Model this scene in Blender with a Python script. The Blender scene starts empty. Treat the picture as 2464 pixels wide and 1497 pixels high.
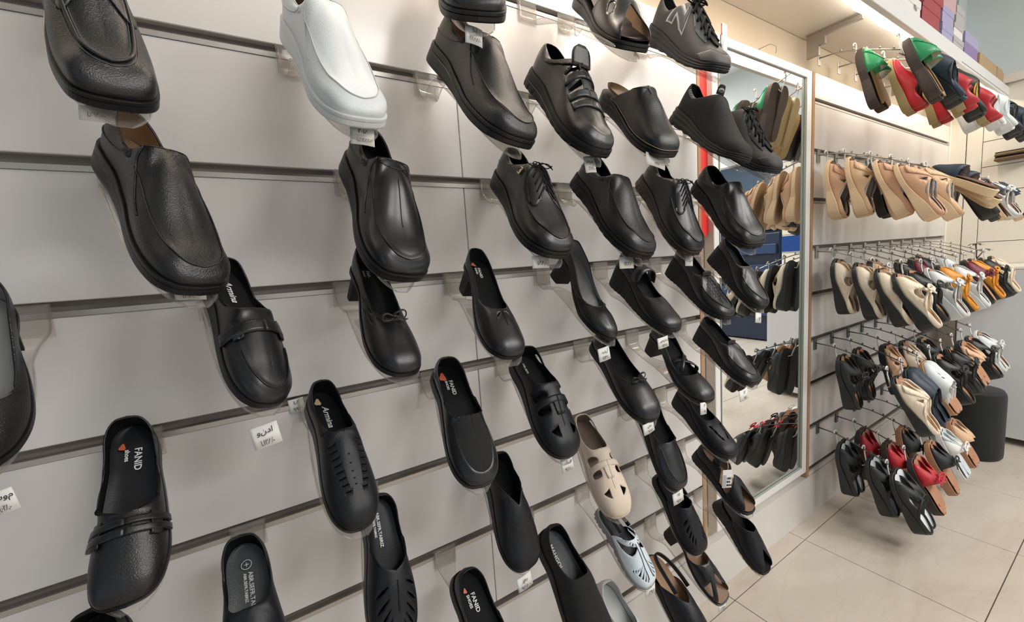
import bpy, bmesh, random
import numpy as np
from math import sin, cos, pi, radians, sqrt, atan2
from mathutils import Matrix, Vector
random.seed(7)
SC = bpy.context.scene
# ------------------------------------------------------------------ camera
cam = bpy.data.cameras.new('camera'); camo = bpy.data.objects.new('camera', cam); SC.collection.objects.link(camo); SC.camera = camo
cam.sensor_fit = 'HORIZONTAL'; cam.sensor_width = 36; cam.lens = 972.94 / 2464 * 36; cam.clip_start = .01; cam.clip_end = 60
YAW, PITCH, ROLL = .546479, -.114849, -.069031
_f = Vector((sin(YAW)*cos(PITCH), cos(YAW)*cos(PITCH), sin(PITCH))); _r = Vector((cos(YAW), -sin(YAW), 0)); _u = _r.cross(_f)
_r2 = _r*cos(ROLL)+_u*sin(ROLL); _u2 = -_r*sin(ROLL)+_u*cos(ROLL)
_m = Matrix((_r2, _u2, -_f)).transposed().to_4x4(); _m.translation = Vector((0, -.80855, 1.25036)); camo.matrix_world = _m
# ------------------------------------------------------------------ world, lights, exposure
SC.view_settings.view_transform = 'Standard'; SC.view_settings.look = 'None'; SC.view_settings.gamma = 1; SC.view_settings.use_curve_mapping = False
SC.view_settings.exposure = 0.0
w = bpy.data.worlds.new('world'); SC.world = w; w.use_nodes = True
w.node_tree.nodes['Background'].inputs[0].default_value = (.62, .74, .86, 1); w.node_tree.nodes['Background'].inputs[1].default_value = .14
SC.cycles.use_denoising = True; SC.cycles.max_bounces = 8; SC.cycles.transparent_max_bounces = 24; SC.cycles.glossy_bounces = 4
SC.cycles.sample_clamp_indirect = 6; SC.cycles.caustics_reflective = False; SC.cycles.caustics_refractive = False
def area(name, loc, size, power, col, rot, sy=None, spread=None):
    l = bpy.data.lights.new(name, 'AREA'); l.energy = power; l.color = col; l.size = size
    if sy: l.shape = 'RECTANGLE'; l.size_y = sy
    if spread: l.spread = spread
    o = bpy.data.objects.new(name, l); SC.collection.objects.link(o); o.location = loc; o.rotation_euler = rot; return o
# LED strip under the shelf's front edge
area('led_strip_light', (.8, -.19, 2.045), 1.3, 9.5, (1, .85, .70), (radians(10), 0, 0), .02)
area('led_strip_light', (2.8, -.19, 2.045), 2.6, 9, (1, .81, .60), (radians(8), 0, 0), .02)
# ceiling panels of the shop
area('ceiling_panel_light', (1.3, -2.5, 2.93), 1.2, 46, (1, .965, .93), (0, 0, 0), .6)
area('ceiling_panel_light', (3.1, -2.5, 2.93), 1.2, 50, (1, .955, .91), (0, 0, 0), .6)
area('ceiling_panel_light', (5.2, -2.3, 2.93), 1.2, 50, (1, .965, .93), (0, 0, 0), .6)
# daylight through the shop window behind and to the left
area('window_daylight', (-2.9, -2.9, 1.5), 1.8, 12, (.55, .76, 1), (0, radians(-90), 0), 2.4)
area('downlight', (2.30, -1.66, 2.925), .22, 10, (1, .97, .92), (0, 0, 0))
def tab(t, x):
    """smooth interpolation of a table of (x, v) pairs"""
    t = np.asarray(t, float); X = t[:, 0]; Y = t[:, 1:]
    x = np.clip(np.asarray(x, float), X[0], X[-1])
    m = np.zeros_like(Y); d = np.diff(Y, axis=0) / np.diff(X)[:, None]
    m[0] = d[0]; m[-1] = d[-1]
    if len(X) > 2:
        a = d[:-1]; b = d[1:]
        m[1:-1] = np.where(a * b > 0, 2 * a * b / (a + b + np.where(a + b == 0, 1, 0)), 0)
    i = np.clip(np.searchsorted(X, x, side='right') - 1, 0, len(X) - 2)
    h = (X[i + 1] - X[i]); u = ((x - X[i]) / h)[..., None]; h = h[..., None]
    r = (2*u**3-3*u**2+1)*Y[i] + (u**3-2*u**2+u)*h*m[i] + (-2*u**3+3*u**2)*Y[i+1] + (u**3-u**2)*h*m[i+1]
    return r[..., 0] if Y.shape[1] == 1 else r
def crom(P, t):
    """Catmull-Rom through P (n,d), t in 0..1, centripetal-free uniform"""
    P = np.asarray(P, float); n = len(P) - 1
    Q = np.vstack([2*P[0]-P[1], P, 2*P[-1]-P[-2]])
    t = np.clip(np.asarray(t, float), 0, 1) * n; i = np.minimum(t.astype(int), n - 1); u = (t - i)[..., None]
    a, b, c, d = Q[i], Q[i+1], Q[i+2], Q[i+3]
    return .5 * (2*b + (c-a)*u + (2*a-5*b+4*c-d)*u*u + (3*b-a-3*c+d)*u**3)
TOES = {  # half-width fraction of ball width, y   (toe centre .. ball)
    'round': [(0, 1), (.44, .985), (.74, .935), (.93, .855), (1, .74)],
    'square': [(0, 1), (.52, .99), (.82, .95), (.95, .86), (1, .74)],
    'almond': [(0, 1), (.34, .98), (.62, .925), (.87, .84), (1, .71)],
    'wide': [(0, 1), (.55, .985), (.85, .93), (1, .83), (1.02, .72)]}
BASE = dict(L=.285, wf=.185, ww=.14, wh=.118, toe='round', bend=.02,
    zb=[(0, .115), (.25, .11), (.45, .075), (.65, .058), (.85, .064), (1, .085)],
    zs=[(0, 0), (.72, 0), (.86, .008), (1, .035)],
    op=[(0, .03, .30), (.055, .045, .297), (.085, .12, .275), (.092, .22, .25), (.094, .31, .252), (.094, .35, .275), (.088, .368, .33), (.05, .375, .347), (0, .377, .352)],
    ridge=[(.377, .352), (.5, .318), (.62, .262), (.72, .215), (.8, .190), (.9, .165), (.985, .115)],
    s1=.46, p1=1.0, p2=.85, pin=1.12, bulge=.012, yend=.80, flare=.012, seam=None, layers=None)
def spec(**k):
    d = dict(BASE); d.update(k); return d
def outline(S, s):
    """footprint of the shoe; s in -1..1, 0 the toe tip, +-1 the heel"""
    a = np.abs(s); t = [(w*S['wf'], y) for w, y in TOES[S['toe']]]
    t += [(S['wf']*.93, .6), (S['ww'], .46), (S['wh']*1.03, .3), (S['wh']*1.02, .18), (S['wh']*.9, .085), (S['wh']*.52, .022), (0, 0)]
    p = crom(t, a)
    x = np.maximum(p[..., 0], 0) * np.sign(s)
    x = np.where(a < 1e-6, 0, x)
    return x + cx(S, p[..., 1]), p[..., 1]
def cx(S, y):
    return S['bend'] * 4 * (y - .5)**2 - S['bend'] * .5
def surf(S, s, k):
    """point on the upper: k 0 at the sole, 1 at the topline or the ridge"""
    s, k = np.broadcast_arrays(np.asarray(s, float), np.asarray(k, float))
    a = np.abs(s); x, y = outline(S, s)
    z = tab(S['zb'], y)
    nx, ny = x - cx(S, y), (y - .5) * .35
    op = S['op']; s1 = S['s1']
    u = np.clip((1 - a) / (1 - s1), 0, 1); T = crom(op, u)
    rd = np.asarray(S['ridge'], float); v = 1 - np.clip(a / s1, 0, 1)**1.45
    ry_ = rd[0, 0] + (S['yend'] - rd[0, 0]) * v; R = np.stack([ry_, tab(rd, ry_)], -1)
    f = a >= s1
    tx = np.where(f, T[..., 0] * np.sign(s), 0); ty = np.where(f, T[..., 1], R[..., 0]); tz = np.where(f, T[..., 2], R[..., 1])
    tx = tx + cx(S, ty)
    an = k * pi / 2
    g = np.clip((a - .16) / .24, 0, 1); g = g*g*(3-2*g) * (1 - .8*np.clip((a - .60) / .12, 0, 1))
    h = (1 - np.cos(an))**S['p1']; w = np.sin(an)**(S['p2'] + (S['pin'] - S['p2']) * g)
    X = x + (tx - x) * h; Y = y + (ty - y) * h
    q = np.clip((s1 + .10 - a) / .10, 0, 1); q = q*q*(3-2*q)
    tr = tab(rd, np.maximum(Y, rd[0, 0])); e = np.clip((Y - .78) / .14, 0, 1); e = e*e*(3-2*e)
    zr = tz + (np.minimum(tr + .5*e*(tz - tr), tz) - tz) * q * .9
    Z = z + (zr - z) * w
    b = S['bulge'] * np.sin(pi * k)
    r = np.sqrt(nx**2 + ny**2) + 1e-9
    X = X + nx / r * b; Y = Y + ny / r * b
    if S['seam']:  # raised moccasin seam with a sunk plug inside it
        ks, amp, wid = S['seam'][:3]
        m = np.clip((.60 - a) / .2, 0, 1); m = m*m*(3-2*m)
        kk = ks - .12 * np.clip(a - .25, 0, 1)
        Z = Z + m * amp * (np.exp(-((k - kk) / wid)**2) - .3 / (1 + np.exp(-(k - kk - wid) / (wid * .5))))
        # bulging wall below the seam
        X = X + m * nx / r * amp * .8 * np.exp(-((k - kk * .55) / (kk * .35))**2); Y = Y + m * ny / r * amp * .8 * np.exp(-((k - kk * .55) / (kk * .35))**2)
    return np.stack([X, Y, Z], -1) * S['L']
def snorm(S, s, k, e=.004):
    s = np.asarray(s, float); k = np.asarray(k, float)
    k0 = np.clip(k - e, 0, 1); k1 = np.clip(k + e, 0, 1)
    du = surf(S, s + e, k) - surf(S, s - e, k); dv = surf(S, s, k1) - surf(S, s, k0)
    n = np.cross(dv, du); n /= np.linalg.norm(n, axis=-1, keepdims=True) + 1e-12
    return n
def pose_matrix(P):
    """P = X, Y, Z of the heel point, yaw, pitch (down), roll in degrees -> 4x4"""
    X, Y, Z, yaw, pit, rol = P
    a, b, c = radians(yaw), radians(pit), radians(rol)
    f = np.array([sin(a)*cos(b), -cos(a)*cos(b), -sin(b)])
    r = np.array([-cos(a), -sin(a), 0.0]); u = np.cross(r, f)
    r2 = r*cos(c) + u*sin(c); u2 = -r*sin(c) + u*cos(c)
    M = np.eye(4); M[:3, 0] = r2; M[:3, 1] = f; M[:3, 2] = u2; M[:3, 3] = (X, Y, Z)
    return M
HI=[(0,.25),(.12,.245),(.3,.19),(.5,.09),(.66,.035),(.85,.03),(1,.05)]
SP={}
SP['loafer']=spec(toe='square',seam=(.62,.009,.03),p2=.7,yend=.74)
SP['slip']=spec(seam=(.50,.006,.04),p2=.78,yend=.79,toe='wide')
SP['derby']=spec(seam=(.50,.006,.04),p2=.78,yend=.79,op=[(0,.03,.31),(.055,.045,.305),(.08,.12,.285),(.082,.2,.265),(.075,.27,.285),(.05,.33,.335),(.03,.36,.36),(0,.37,.365)],ridge=[(.37,.365),(.5,.32),(.65,.245),(.8,.195),(.9,.17),(.96,.142),(.985,.115)])
SP['clog']=spec(L=.27,op=[(0,.05,.14),(.06,.06,.14),(.1,.15,.135),(.105,.28,.14),(.1,.38,.21),(.09,.43,.31),(.06,.45,.345),(0,.45,.355)],ridge=[(.45,.355),(.58,.31),(.7,.25),(.82,.205),(.92,.165),(.97,.13),(.985,.11)],toe='wide')
SP['sneaker']=spec(L=.29,wf=.175,op=[(0,.0,.38),(.05,.02,.37),(.075,.1,.32),(.078,.2,.29),(.07,.28,.33),(.045,.34,.385),(.02,.36,.4),(0,.36,.4)],ridge=[(.36,.4),(.5,.34),(.65,.26),(.8,.2),(.9,.17),(.96,.14),(.985,.11)],zb=[(0,.15),(.25,.13),(.5,.09),(.7,.07),(.88,.075),(1,.11)],zs=[(0,.02),(.08,0),(.68,0),(.85,.015),(1,.06)])
SP['flat']=spec(L=.245,wf=.175,wh=.11,toe='round',op=[(0,.03,.24),(.06,.045,.235),(.1,.12,.2),(.108,.25,.16),(.112,.38,.15),(.11,.47,.165),(.095,.52,.185),(0,.53,.20)],ridge=[(.53,.20),(.62,.195),(.73,.175),(.84,.155),(.92,.135),(.97,.11),(.985,.09)],zb=[(0,.085),(.3,.075),(.5,.055),(.7,.04),(.88,.045),(1,.06)],zs=[(0,0),(.75,0),(.9,.008),(1,.025)],bulge=.01)
SP['ballet']=spec(**{**SP['flat'],'op':[(0,.03,.24),(.06,.045,.235),(.1,.12,.2),(.108,.25,.165),(.115,.4,.14),(.12,.55,.135),(.1,.65,.15),(.05,.69,.17),(0,.70,.18)],'ridge':[(.70,.18),(.76,.175),(.82,.165),(.88,.15),(.93,.132),(.965,.11),(.985,.09)],'s1':.36})
SP['heel']=spec(**{**SP['ballet'],'wh':.1,'zb':HI,'zs':None,'op':[(0,.02,.43),(.055,.035,.42),(.09,.12,.37),(.098,.25,.31),(.105,.4,.21),(.115,.55,.14),(.1,.65,.14),(.05,.69,.155),(0,.70,.165)],'ridge':[(.70,.165),(.76,.165),(.82,.155),(.88,.135),(.93,.115),(.965,.095),(.985,.07)]})
SP['wedge']=spec(**{**SP['heel'],'zs':[(0,0),(.75,0),(.9,.01),(1,.03)],'zb':[(0,.25),(.12,.245),(.3,.2),(.5,.12),(.66,.07),(.85,.06),(1,.075)]})
SP['women']=spec(L=.245,wf=.178,wh=.112,op=[(0,.03,.28),(.06,.045,.275),(.092,.12,.24),(.097,.22,.21),(.095,.32,.22),(.085,.39,.25),(.06,.425,.275),(0,.43,.29)],ridge=[(.43,.29),(.55,.265),(.68,.22),(.8,.185),(.9,.155),(.96,.125),(.985,.095)],zb=[(0,.1),(.3,.09),(.5,.06),(.7,.045),(.88,.05),(1,.065)])
SP['flatw']=spec(**{**SP['flat'],'wf':.162,'wh':.112,'ww':.135,'toe':'wide'})
MATS = {}
def _mat(name):
    m = bpy.data.materials.new(name); m.use_nodes = True
    nt = m.node_tree; b = nt.nodes.get('Principled BSDF')
    return m, nt, b
def mat(name, col, rough=.5, metal=0.0, grain=0, gscale=300, coat=0, var=0, spec=None, sheen=0, emit=None, vscale=8, crinkle=0):
    """procedural surface: base colour with fine variation, grain as bump"""
    if name in MATS: return MATS[name]
    m, nt, b = _mat(name)
    b.inputs['Base Color'].default_value = (*col, 1); b.inputs['Roughness'].default_value = rough; b.inputs['Metallic'].default_value = metal
    if coat: b.inputs['Coat Weight'].default_value = coat; b.inputs['Coat Roughness'].default_value = .26
    if spec is not None: b.inputs['Specular IOR Level'].default_value = spec
    if sheen: b.inputs['Sheen Weight'].default_value = sheen
    if emit: b.inputs['Emission Color'].default_value = (*emit[0], 1); b.inputs['Emission Strength'].default_value = emit[1]
    tc = nt.nodes.new('ShaderNodeTexCoord')
    if var:
        n = nt.nodes.new('ShaderNodeTexNoise'); n.inputs['Scale'].default_value = vscale; n.inputs['Detail'].default_value = 5
        nt.links.new(tc.outputs['Object'], n.inputs['Vector'])
        r = nt.nodes.new('ShaderNodeMix'); r.data_type = 'RGBA'
        r.inputs['A'].default_value = (*[c * (1 - var) for c in col], 1); r.inputs['B'].default_value = (*[min(1, c * (1 + var)) for c in col], 1)
        nt.links.new(n.outputs['Fac'], r.inputs['Factor']); nt.links.new(r.outputs['Result'], b.inputs['Base Color'])
        q = nt.nodes.new('ShaderNodeMapRange'); q.inputs['To Min'].default_value = max(.02, rough - .08); q.inputs['To Max'].default_value = rough + .08
        nt.links.new(n.outputs['Fac'], q.inputs['Value']); nt.links.new(q.outputs['Result'], b.inputs['Roughness'])
    if grain:
        v = nt.nodes.new('ShaderNodeTexVoronoi'); v.inputs['Scale'].default_value = gscale
        nt.links.new(tc.outputs['Object'], v.inputs['Vector'])
        w = nt.nodes.new('ShaderNodeTexNoise'); w.inputs['Scale'].default_value = gscale * .55; w.inputs['Detail'].default_value = 4
        nt.links.new(tc.outputs['Object'], w.inputs['Vector'])
        a = nt.nodes.new('ShaderNodeMath'); a.operation = 'ADD'
        nt.links.new(v.outputs['Distance'], a.inputs[0]); nt.links.new(w.outputs['Fac'], a.inputs[1])
        h = a
        if crinkle:
            c = nt.nodes.new('ShaderNodeTexNoise'); c.inputs['Scale'].default_value = 38; c.inputs['Detail'].default_value = 3; c.inputs['Distortion'].default_value = 1.2
            nt.links.new(tc.outputs['Object'], c.inputs['Vector'])
            h = nt.nodes.new('ShaderNodeMath'); h.operation = 'MULTIPLY_ADD'; h.inputs[1].default_value = crinkle
            nt.links.new(c.outputs['Fac'], h.inputs[0]); nt.links.new(a.outputs[0], h.inputs[2])
        p = nt.nodes.new('ShaderNodeBump'); p.inputs['Strength'].default_value = grain; p.inputs['Distance'].default_value = .0008
        nt.links.new(h.outputs[0], p.inputs['Height']); nt.links.new(p.outputs['Normal'], b.inputs['Normal'])
    MATS[name] = m
    return m
def mat_clear(name, tint=(.965, .955, .94), gloss=.5):
    """thin clear plastic: see-through sheet with reflections that grow at grazing angles"""
    if name in MATS: return MATS[name]
    m = bpy.data.materials.new(name); m.use_nodes = True; nt = m.node_tree; nt.nodes.clear()
    o = nt.nodes.new('ShaderNodeOutputMaterial'); t = nt.nodes.new('ShaderNodeBsdfTransparent'); t.inputs['Color'].default_value = (*tint, 1)
    g = nt.nodes.new('ShaderNodeBsdfGlossy'); g.inputs['Roughness'].default_value = .08
    d = nt.nodes.new('ShaderNodeBsdfDiffuse'); d.inputs['Color'].default_value = (.8, .78, .76, 1)
    f = nt.nodes.new('ShaderNodeLayerWeight'); f.inputs['Blend'].default_value = .22; fm = nt.nodes.new('ShaderNodeMath'); fm.operation = 'MULTIPLY'; fm.inputs[1].default_value = .4; nt.links.new(f.outputs['Fresnel'], fm.inputs[0])
    m1 = nt.nodes.new('ShaderNodeMixShader'); m1.inputs['Fac'].default_value = .07
    nt.links.new(t.outputs[0], m1.inputs[1]); nt.links.new(d.outputs[0], m1.inputs[2])
    m2 = nt.nodes.new('ShaderNodeMixShader'); nt.links.new(fm.outputs[0], m2.inputs['Fac'])
    nt.links.new(m1.outputs[0], m2.inputs[1]); nt.links.new(g.outputs[0], m2.inputs[2]); nt.links.new(m2.outputs[0], o.inputs['Surface'])
    MATS[name] = m
    return m
def mat_tile():
    m, nt, b = _mat('stone_tile'); tc = nt.nodes.new('ShaderNodeTexCoord')
    n1 = nt.nodes.new('ShaderNodeTexNoise'); n1.inputs['Scale'].default_value = 1.6; n1.inputs['Detail'].default_value = 8; n1.inputs['Roughness'].default_value = .62; n1.inputs['Distortion'].default_value = .6
    mp = nt.nodes.new('ShaderNodeMapping'); mp.inputs['Scale'].default_value = (1.0, 2.6, 1); nt.links.new(tc.outputs['Object'], mp.inputs['Vector']); nt.links.new(mp.outputs[0], n1.inputs['Vector'])
    cr = nt.nodes.new('ShaderNodeValToRGB'); e = cr.color_ramp.elements
    e[0].position = .3; e[0].color = (.44, .375, .31, 1); e[1].position = .68; e[1].color = (.62, .555, .485, 1)
    x = cr.color_ramp.elements.new(.48); x.color = (.55, .485, .415, 1)
    nt.links.new(n1.outputs['Fac'], cr.inputs[0])
    # thin wandering veins
    n2 = nt.nodes.new('ShaderNodeTexNoise'); n2.inputs['Scale'].default_value = 2.2; n2.inputs['Detail'].default_value = 6; nt.links.new(mp.outputs[0], n2.inputs['Vector'])
    ab = nt.nodes.new('ShaderNodeMath'); ab.operation = 'SUBTRACT'; ab.inputs[1].default_value = .5; nt.links.new(n2.outputs['Fac'], ab.inputs[0])
    ab2 = nt.nodes.new('ShaderNodeMath'); ab2.operation = 'ABSOLUTE'; nt.links.new(ab.outputs[0], ab2.inputs[0])
    mr = nt.nodes.new('ShaderNodeMapRange'); mr.inputs['From Max'].default_value = .012; mr.inputs['To Min'].default_value = .13; mr.inputs['To Max'].default_value = 0; nt.links.new(ab2.outputs[0], mr.inputs['Value'])
    mx = nt.nodes.new('ShaderNodeMix'); mx.data_type = 'RGBA'; mx.inputs['B'].default_value = (.33, .24, .18, 1)
    nt.links.new(mr.outputs['Result'], mx.inputs['Factor']); nt.links.new(cr.outputs['Color'], mx.inputs['A']); nt.links.new(mx.outputs['Result'], b.inputs['Base Color'])
    b.inputs['Roughness'].default_value = .34; b.inputs['Specular IOR Level'].default_value = .35
    MATS['stone_tile'] = m
    return m
def emis(name, col, st):
    if name in MATS: return MATS[name]
    m = bpy.data.materials.new(name); m.use_nodes = True; nt = m.node_tree; nt.nodes.clear()
    o = nt.nodes.new('ShaderNodeOutputMaterial'); e = nt.nodes.new('ShaderNodeEmission'); e.inputs[0].default_value = (*col, 1); e.inputs[1].default_value = st
    nt.links.new(e.outputs[0], o.inputs[0]); MATS[name] = m
    return m

from mathutils.geometry import delaunay_2d_cdt
COL = bpy.context.scene.collection
def link(o): COL.objects.link(o); return o
def mesh_obj(name, V, F, mats, parent=None, smooth=True, midx=None, label=None, weld=0):
    me = bpy.data.meshes.new(name); me.from_pydata([tuple(map(float, v)) for v in V], [], [tuple(int(i) for i in f) for f in F])
    if not isinstance(mats, (list, tuple)): mats = [mats]
    for m in mats: me.materials.append(m)
    if midx is not None: me.polygons.foreach_set('material_index', midx)
    if weld:
        bm = bmesh.new(); bm.from_mesh(me); bmesh.ops.remove_doubles(bm, verts=bm.verts, dist=weld); bmesh.ops.dissolve_degenerate(bm, edges=bm.edges, dist=1e-6)
        bm.to_mesh(me); bm.free()
    if smooth: me.polygons.foreach_set('use_smooth', [True] * len(me.polygons))
    me.update()
    o = link(bpy.data.objects.new(name, me))
    if parent: o.parent = parent
    if label: o['label'] = label
    return o
def empty(name, label, cat, group=None, M=None, kind=None):
    o = link(bpy.data.objects.new(name, None)); o.empty_display_size = .05
    if label: o['label'] = label
    if cat: o['category'] = cat
    if group: o['group'] = group
    if kind: o['kind'] = kind
    if M is not None: o.matrix_world = Matrix(M.tolist() if hasattr(M, 'tolist') else M)
    return o
def tag(o, label=None, cat=None, group=None, kind=None):
    if label: o['label'] = label
    if cat: o['category'] = cat
    if group: o['group'] = group
    if kind: o['kind'] = kind
    return o
class MB:
    """collects shapes that make ONE mesh"""
    def __init__(s): s.V = []; s.F = []; s.M = []
    def add(s, V, F, m=0):
        n = len(s.V); s.V += [tuple(v) for v in V]; s.F += [tuple(i + n for i in f) for f in F]; s.M += [m] * len(F); return s
    def box(s, a, b, m=0, T=None, ch=0):
        x0, y0, z0 = a; x1, y1, z1 = b
        if ch:  # chamfered box
            c = ch; V = []
            for x, y, z, sx, sy, sz in [(X, Y, Z, u, v, w) for X, u in ((x0, 1), (x1, -1)) for Y, v in ((y0, 1), (y1, -1)) for Z, w in ((z0, 1), (z1, -1))]:
                V += [(x, y + sy*c, z + sz*c), (x + sx*c, y, z + sz*c), (x + sx*c, y + sy*c, z)]
            F = []
            I = lambda i, j, k, a: (i*4 + j*2 + k)*3 + a
            for i in (0, 1): q = [I(i,0,0,0), I(i,1,0,0), I(i,1,1,0), I(i,0,1,0)]; F.append(q if i else q[::-1])
            for j in (0, 1): q = [I(0,j,0,1), I(0,j,1,1), I(1,j,1,1), I(1,j,0,1)]; F.append(q if j else q[::-1])
            for k in (0, 1): q = [I(0,0,k,2), I(1,0,k,2), I(1,1,k,2), I(0,1,k,2)]; F.append(q if k else q[::-1])
            for i in (0, 1):
                for j in (0, 1): F.append([I(i,j,0,0), I(i,j,1,0), I(i,j,1,1), I(i,j,0,1)])
                for k in (0, 1): F.append([I(i,0,k,0), I(i,1,k,0), I(i,1,k,2), I(i,0,k,2)])
            for j in (0, 1):
                for k in (0, 1): F.append([I(0,j,k,1), I(1,j,k,1), I(1,j,k,2), I(0,j,k,2)])
            for i in (0, 1):
                for j in (0, 1):
                    for k in (0, 1): F.append([I(i,j,k,0), I(i,j,k,1), I(i,j,k,2)])
        else:
            V = [(x0,y0,z0),(x1,y0,z0),(x1,y1,z0),(x0,y1,z0),(x0,y0,z1),(x1,y0,z1),(x1,y1,z1),(x0,y1,z1)]
            F = [(0,3,2,1),(4,5,6,7),(0,1,5,4),(1,2,6,5),(2,3,7,6),(3,0,4,7)]
        if T is not None: V = [tuple(T @ Vector(v)) for v in V]
        return s.add(V, F, m)
    def tube(s, P, r, n=6, m=0, cap=True, flat=1.0, closed=False):
        P = [Vector(p) for p in P]; N = len(P); R = r if hasattr(r, '__len__') else [r] * N
        V = []; up = None
        for i, p in enumerate(P):
            t = (P[(i+1) % N if closed else min(i+1, N-1)] - P[(i-1) % N if closed else max(i-1, 0)]).normalized()
            if up is None: up = Vector((0, 0, 1)) if abs(t.z) < .9 else Vector((1, 0, 0))
            a = t.cross(up)
            if a.length < 1e-6: a = t.orthogonal()
            a.normalize(); b = a.cross(t).normalized(); up = b
            for j in range(n): an = 2*pi*j/n; V.append(p + a*cos(an)*R[i] + b*sin(an)*R[i]*flat)
        F = []
        for i in range(N if closed else N-1):
            for j in range(n): k = (i+1) % N; F.append((i*n+j, i*n+(j+1) % n, k*n+(j+1) % n, k*n+j))
        if cap and not closed: F += [tuple(range(n))[::-1], tuple((N-1)*n+j for j in range(n))]
        return s.add(V, F, m)
    def ball(s, c, r, n=8, m=0, sc=(1, 1, 1)):
        V = [(c[0], c[1], c[2]-r*sc[2])]; h = n//2
        for i in range(1, h):
            a = -pi/2 + pi*i/h
            for j in range(n): b = 2*pi*j/n; V.append((c[0]+r*sc[0]*cos(a)*cos(b), c[1]+r*sc[1]*cos(a)*sin(b), c[2]+r*sc[2]*sin(a)))
        V.append((c[0], c[1], c[2]+r*sc[2])); F = [(0, 1+(j+1) % n, 1+j) for j in range(n)]
        for i in range(h-2):
            for j in range(n): a = 1+i*n; F.append((a+j, a+(j+1) % n, a+n+(j+1) % n, a+n+j))
        L = len(V)-1; a = 1+(h-2)*n; F += [(L, a+j, a+(j+1) % n) for j in range(n)]
        return s.add(V, F, m)
    def lathe(s, prof, n=24, m=0, c=(0, 0, 0)):
        V = []; F = []
        for r, z in prof:
            for j in range(n): V.append((c[0]+r*cos(2*pi*j/n), c[1]+r*sin(2*pi*j/n), c[2]+z))
        for i in range(len(prof)-1):
            for j in range(n): F.append((i*n+j, i*n+(j+1) % n, (i+1)*n+(j+1) % n, (i+1)*n+j))
        return s.add(V, F, m)
    def build(s, name, mats, parent=None, smooth=False, label=None, weld=0):
        return mesh_obj(name, s.V, s.F, mats, parent, smooth, s.M if len(s.M) and max(s.M) else None, label, weld)
# ---------------------------------------------------------------- shoe parts
def inpoly(P, poly):
    x, y = P[:, 0], P[:, 1]; n = len(poly); c = np.zeros(len(P), bool)
    for i in range(n):
        x1, y1 = poly[i]; x2, y2 = poly[(i+1) % n]
        if y1 == y2: continue
        m = ((y1 > y) != (y2 > y)) & (x < (x2-x1)*(y-y1)/(y2-y1)+x1); c ^= m
    return c
def dense(poly, d=.03):
    out = []
    for i in range(len(poly)):
        a = np.array(poly[i], float); b = np.array(poly[(i+1) % len(poly)], float); n = max(1, int(np.ceil(np.hypot(*(b-a))/d)))
        out += [tuple(a+(b-a)*j/n) for j in range(n)]
    return out
def smoothpoly(poly, n=4):
    P = np.array(poly, float); Q = np.vstack([P, P, P]); out = []
    for i in range(len(P)):
        a, b, c, d = Q[len(P)+i-1], Q[len(P)+i], Q[len(P)+i+1], Q[(len(P)+i+2) % len(Q)]
        for t in np.arange(n)/n: out.append(tuple(.5*(2*b+(c-a)*t+(2*a-5*b+4*c-d)*t*t+(3*b-a-3*c+d)*t**3)))
    return out
def domain(regions, holes, ns, nk):
    """triangulate regions of the (s,k) sheet less the holes"""
    e = []; v = []
    def put(poly):
        n0 = len(v); v.extend(poly); e.extend([(n0+i, n0+(i+1) % len(poly)) for i in range(len(poly))])
    for r in regions: put(dense(r, 2.2/ns))
    for h in holes: put(dense(h, 1.6/ns))
    B = np.array(v)
    g = np.array([(a, b) for a in np.linspace(-1, 1, ns) for b in np.linspace(0, 1, nk)])
    ok = np.zeros(len(g), bool)
    for r in regions: ok |= inpoly(g+1e-7, r)
    for h in holes: ok &= ~inpoly(g, h)
    g = g[ok]
    if len(g):  # keep grid points off the borders
        d = np.array([np.min(np.hypot((B[:, 0]-p[0]), (B[:, 1]-p[1])*.5)) for p in g]); g = g[d > .5/ns]
    A = [Vector(p) for p in list(v)+[tuple(p) for p in g]]
    r = delaunay_2d_cdt(A, e, [], 0, 1e-6)
    P = np.array([tuple(q) for q in r[0]]); T = np.array(r[2]); C = P[T].mean(1)
    ok = np.zeros(len(T), bool)
    for q in regions: ok |= inpoly(C, q)
    for h in holes: ok &= ~inpoly(C, h)
    return P, T[ok]
def upper(S, mo, ml, parent, regions=None, holes=(), thick=.0022, ns=97, nk=22, name='upper', off=0.0, label=None):
    if regions is None and not holes:
        s, k = np.meshgrid(np.linspace(-1, 1, ns), np.linspace(0, 1, nk), indexing='ij')
        P = np.stack([s.ravel(), k.ravel()], 1); i = np.arange(ns-1)[:, None]*nk+np.arange(nk-1)[None]
        T = np.stack([i, i+1, i+nk+1, i+nk], -1).reshape(-1, 4)
    else:
        P, T = domain(regions or [[(-1, 0), (1, 0), (1, 1), (-1, 1)]], list(holes), ns, nk); T = T[:, ::-1]
    V = surf(S, P[:, 0], P[:, 1])
    if off: V = V + snorm(S, np.clip(P[:, 0], -.999, .999), P[:, 1]) * off
    o = mesh_obj(name, V, T, [mo, ml], parent, True, weld=1e-5, label=label)
    if thick:
        m = o.modifiers.new('wall', 'SOLIDIFY'); m.thickness = thick; m.offset = -1; m.material_offset = 1; m.material_offset_rim = 0; m.use_quality_normals = False
    return o
def band(S, poly, m, parent, name='strap', off=.0012, thick=.0016, ns=120, nk=26, label=None):
    """a raised piece of leather lying on the upper; poly in (s,k)"""
    return upper(S, m, m, parent, [poly], (), thick, ns, nk, name, off, label)
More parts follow.
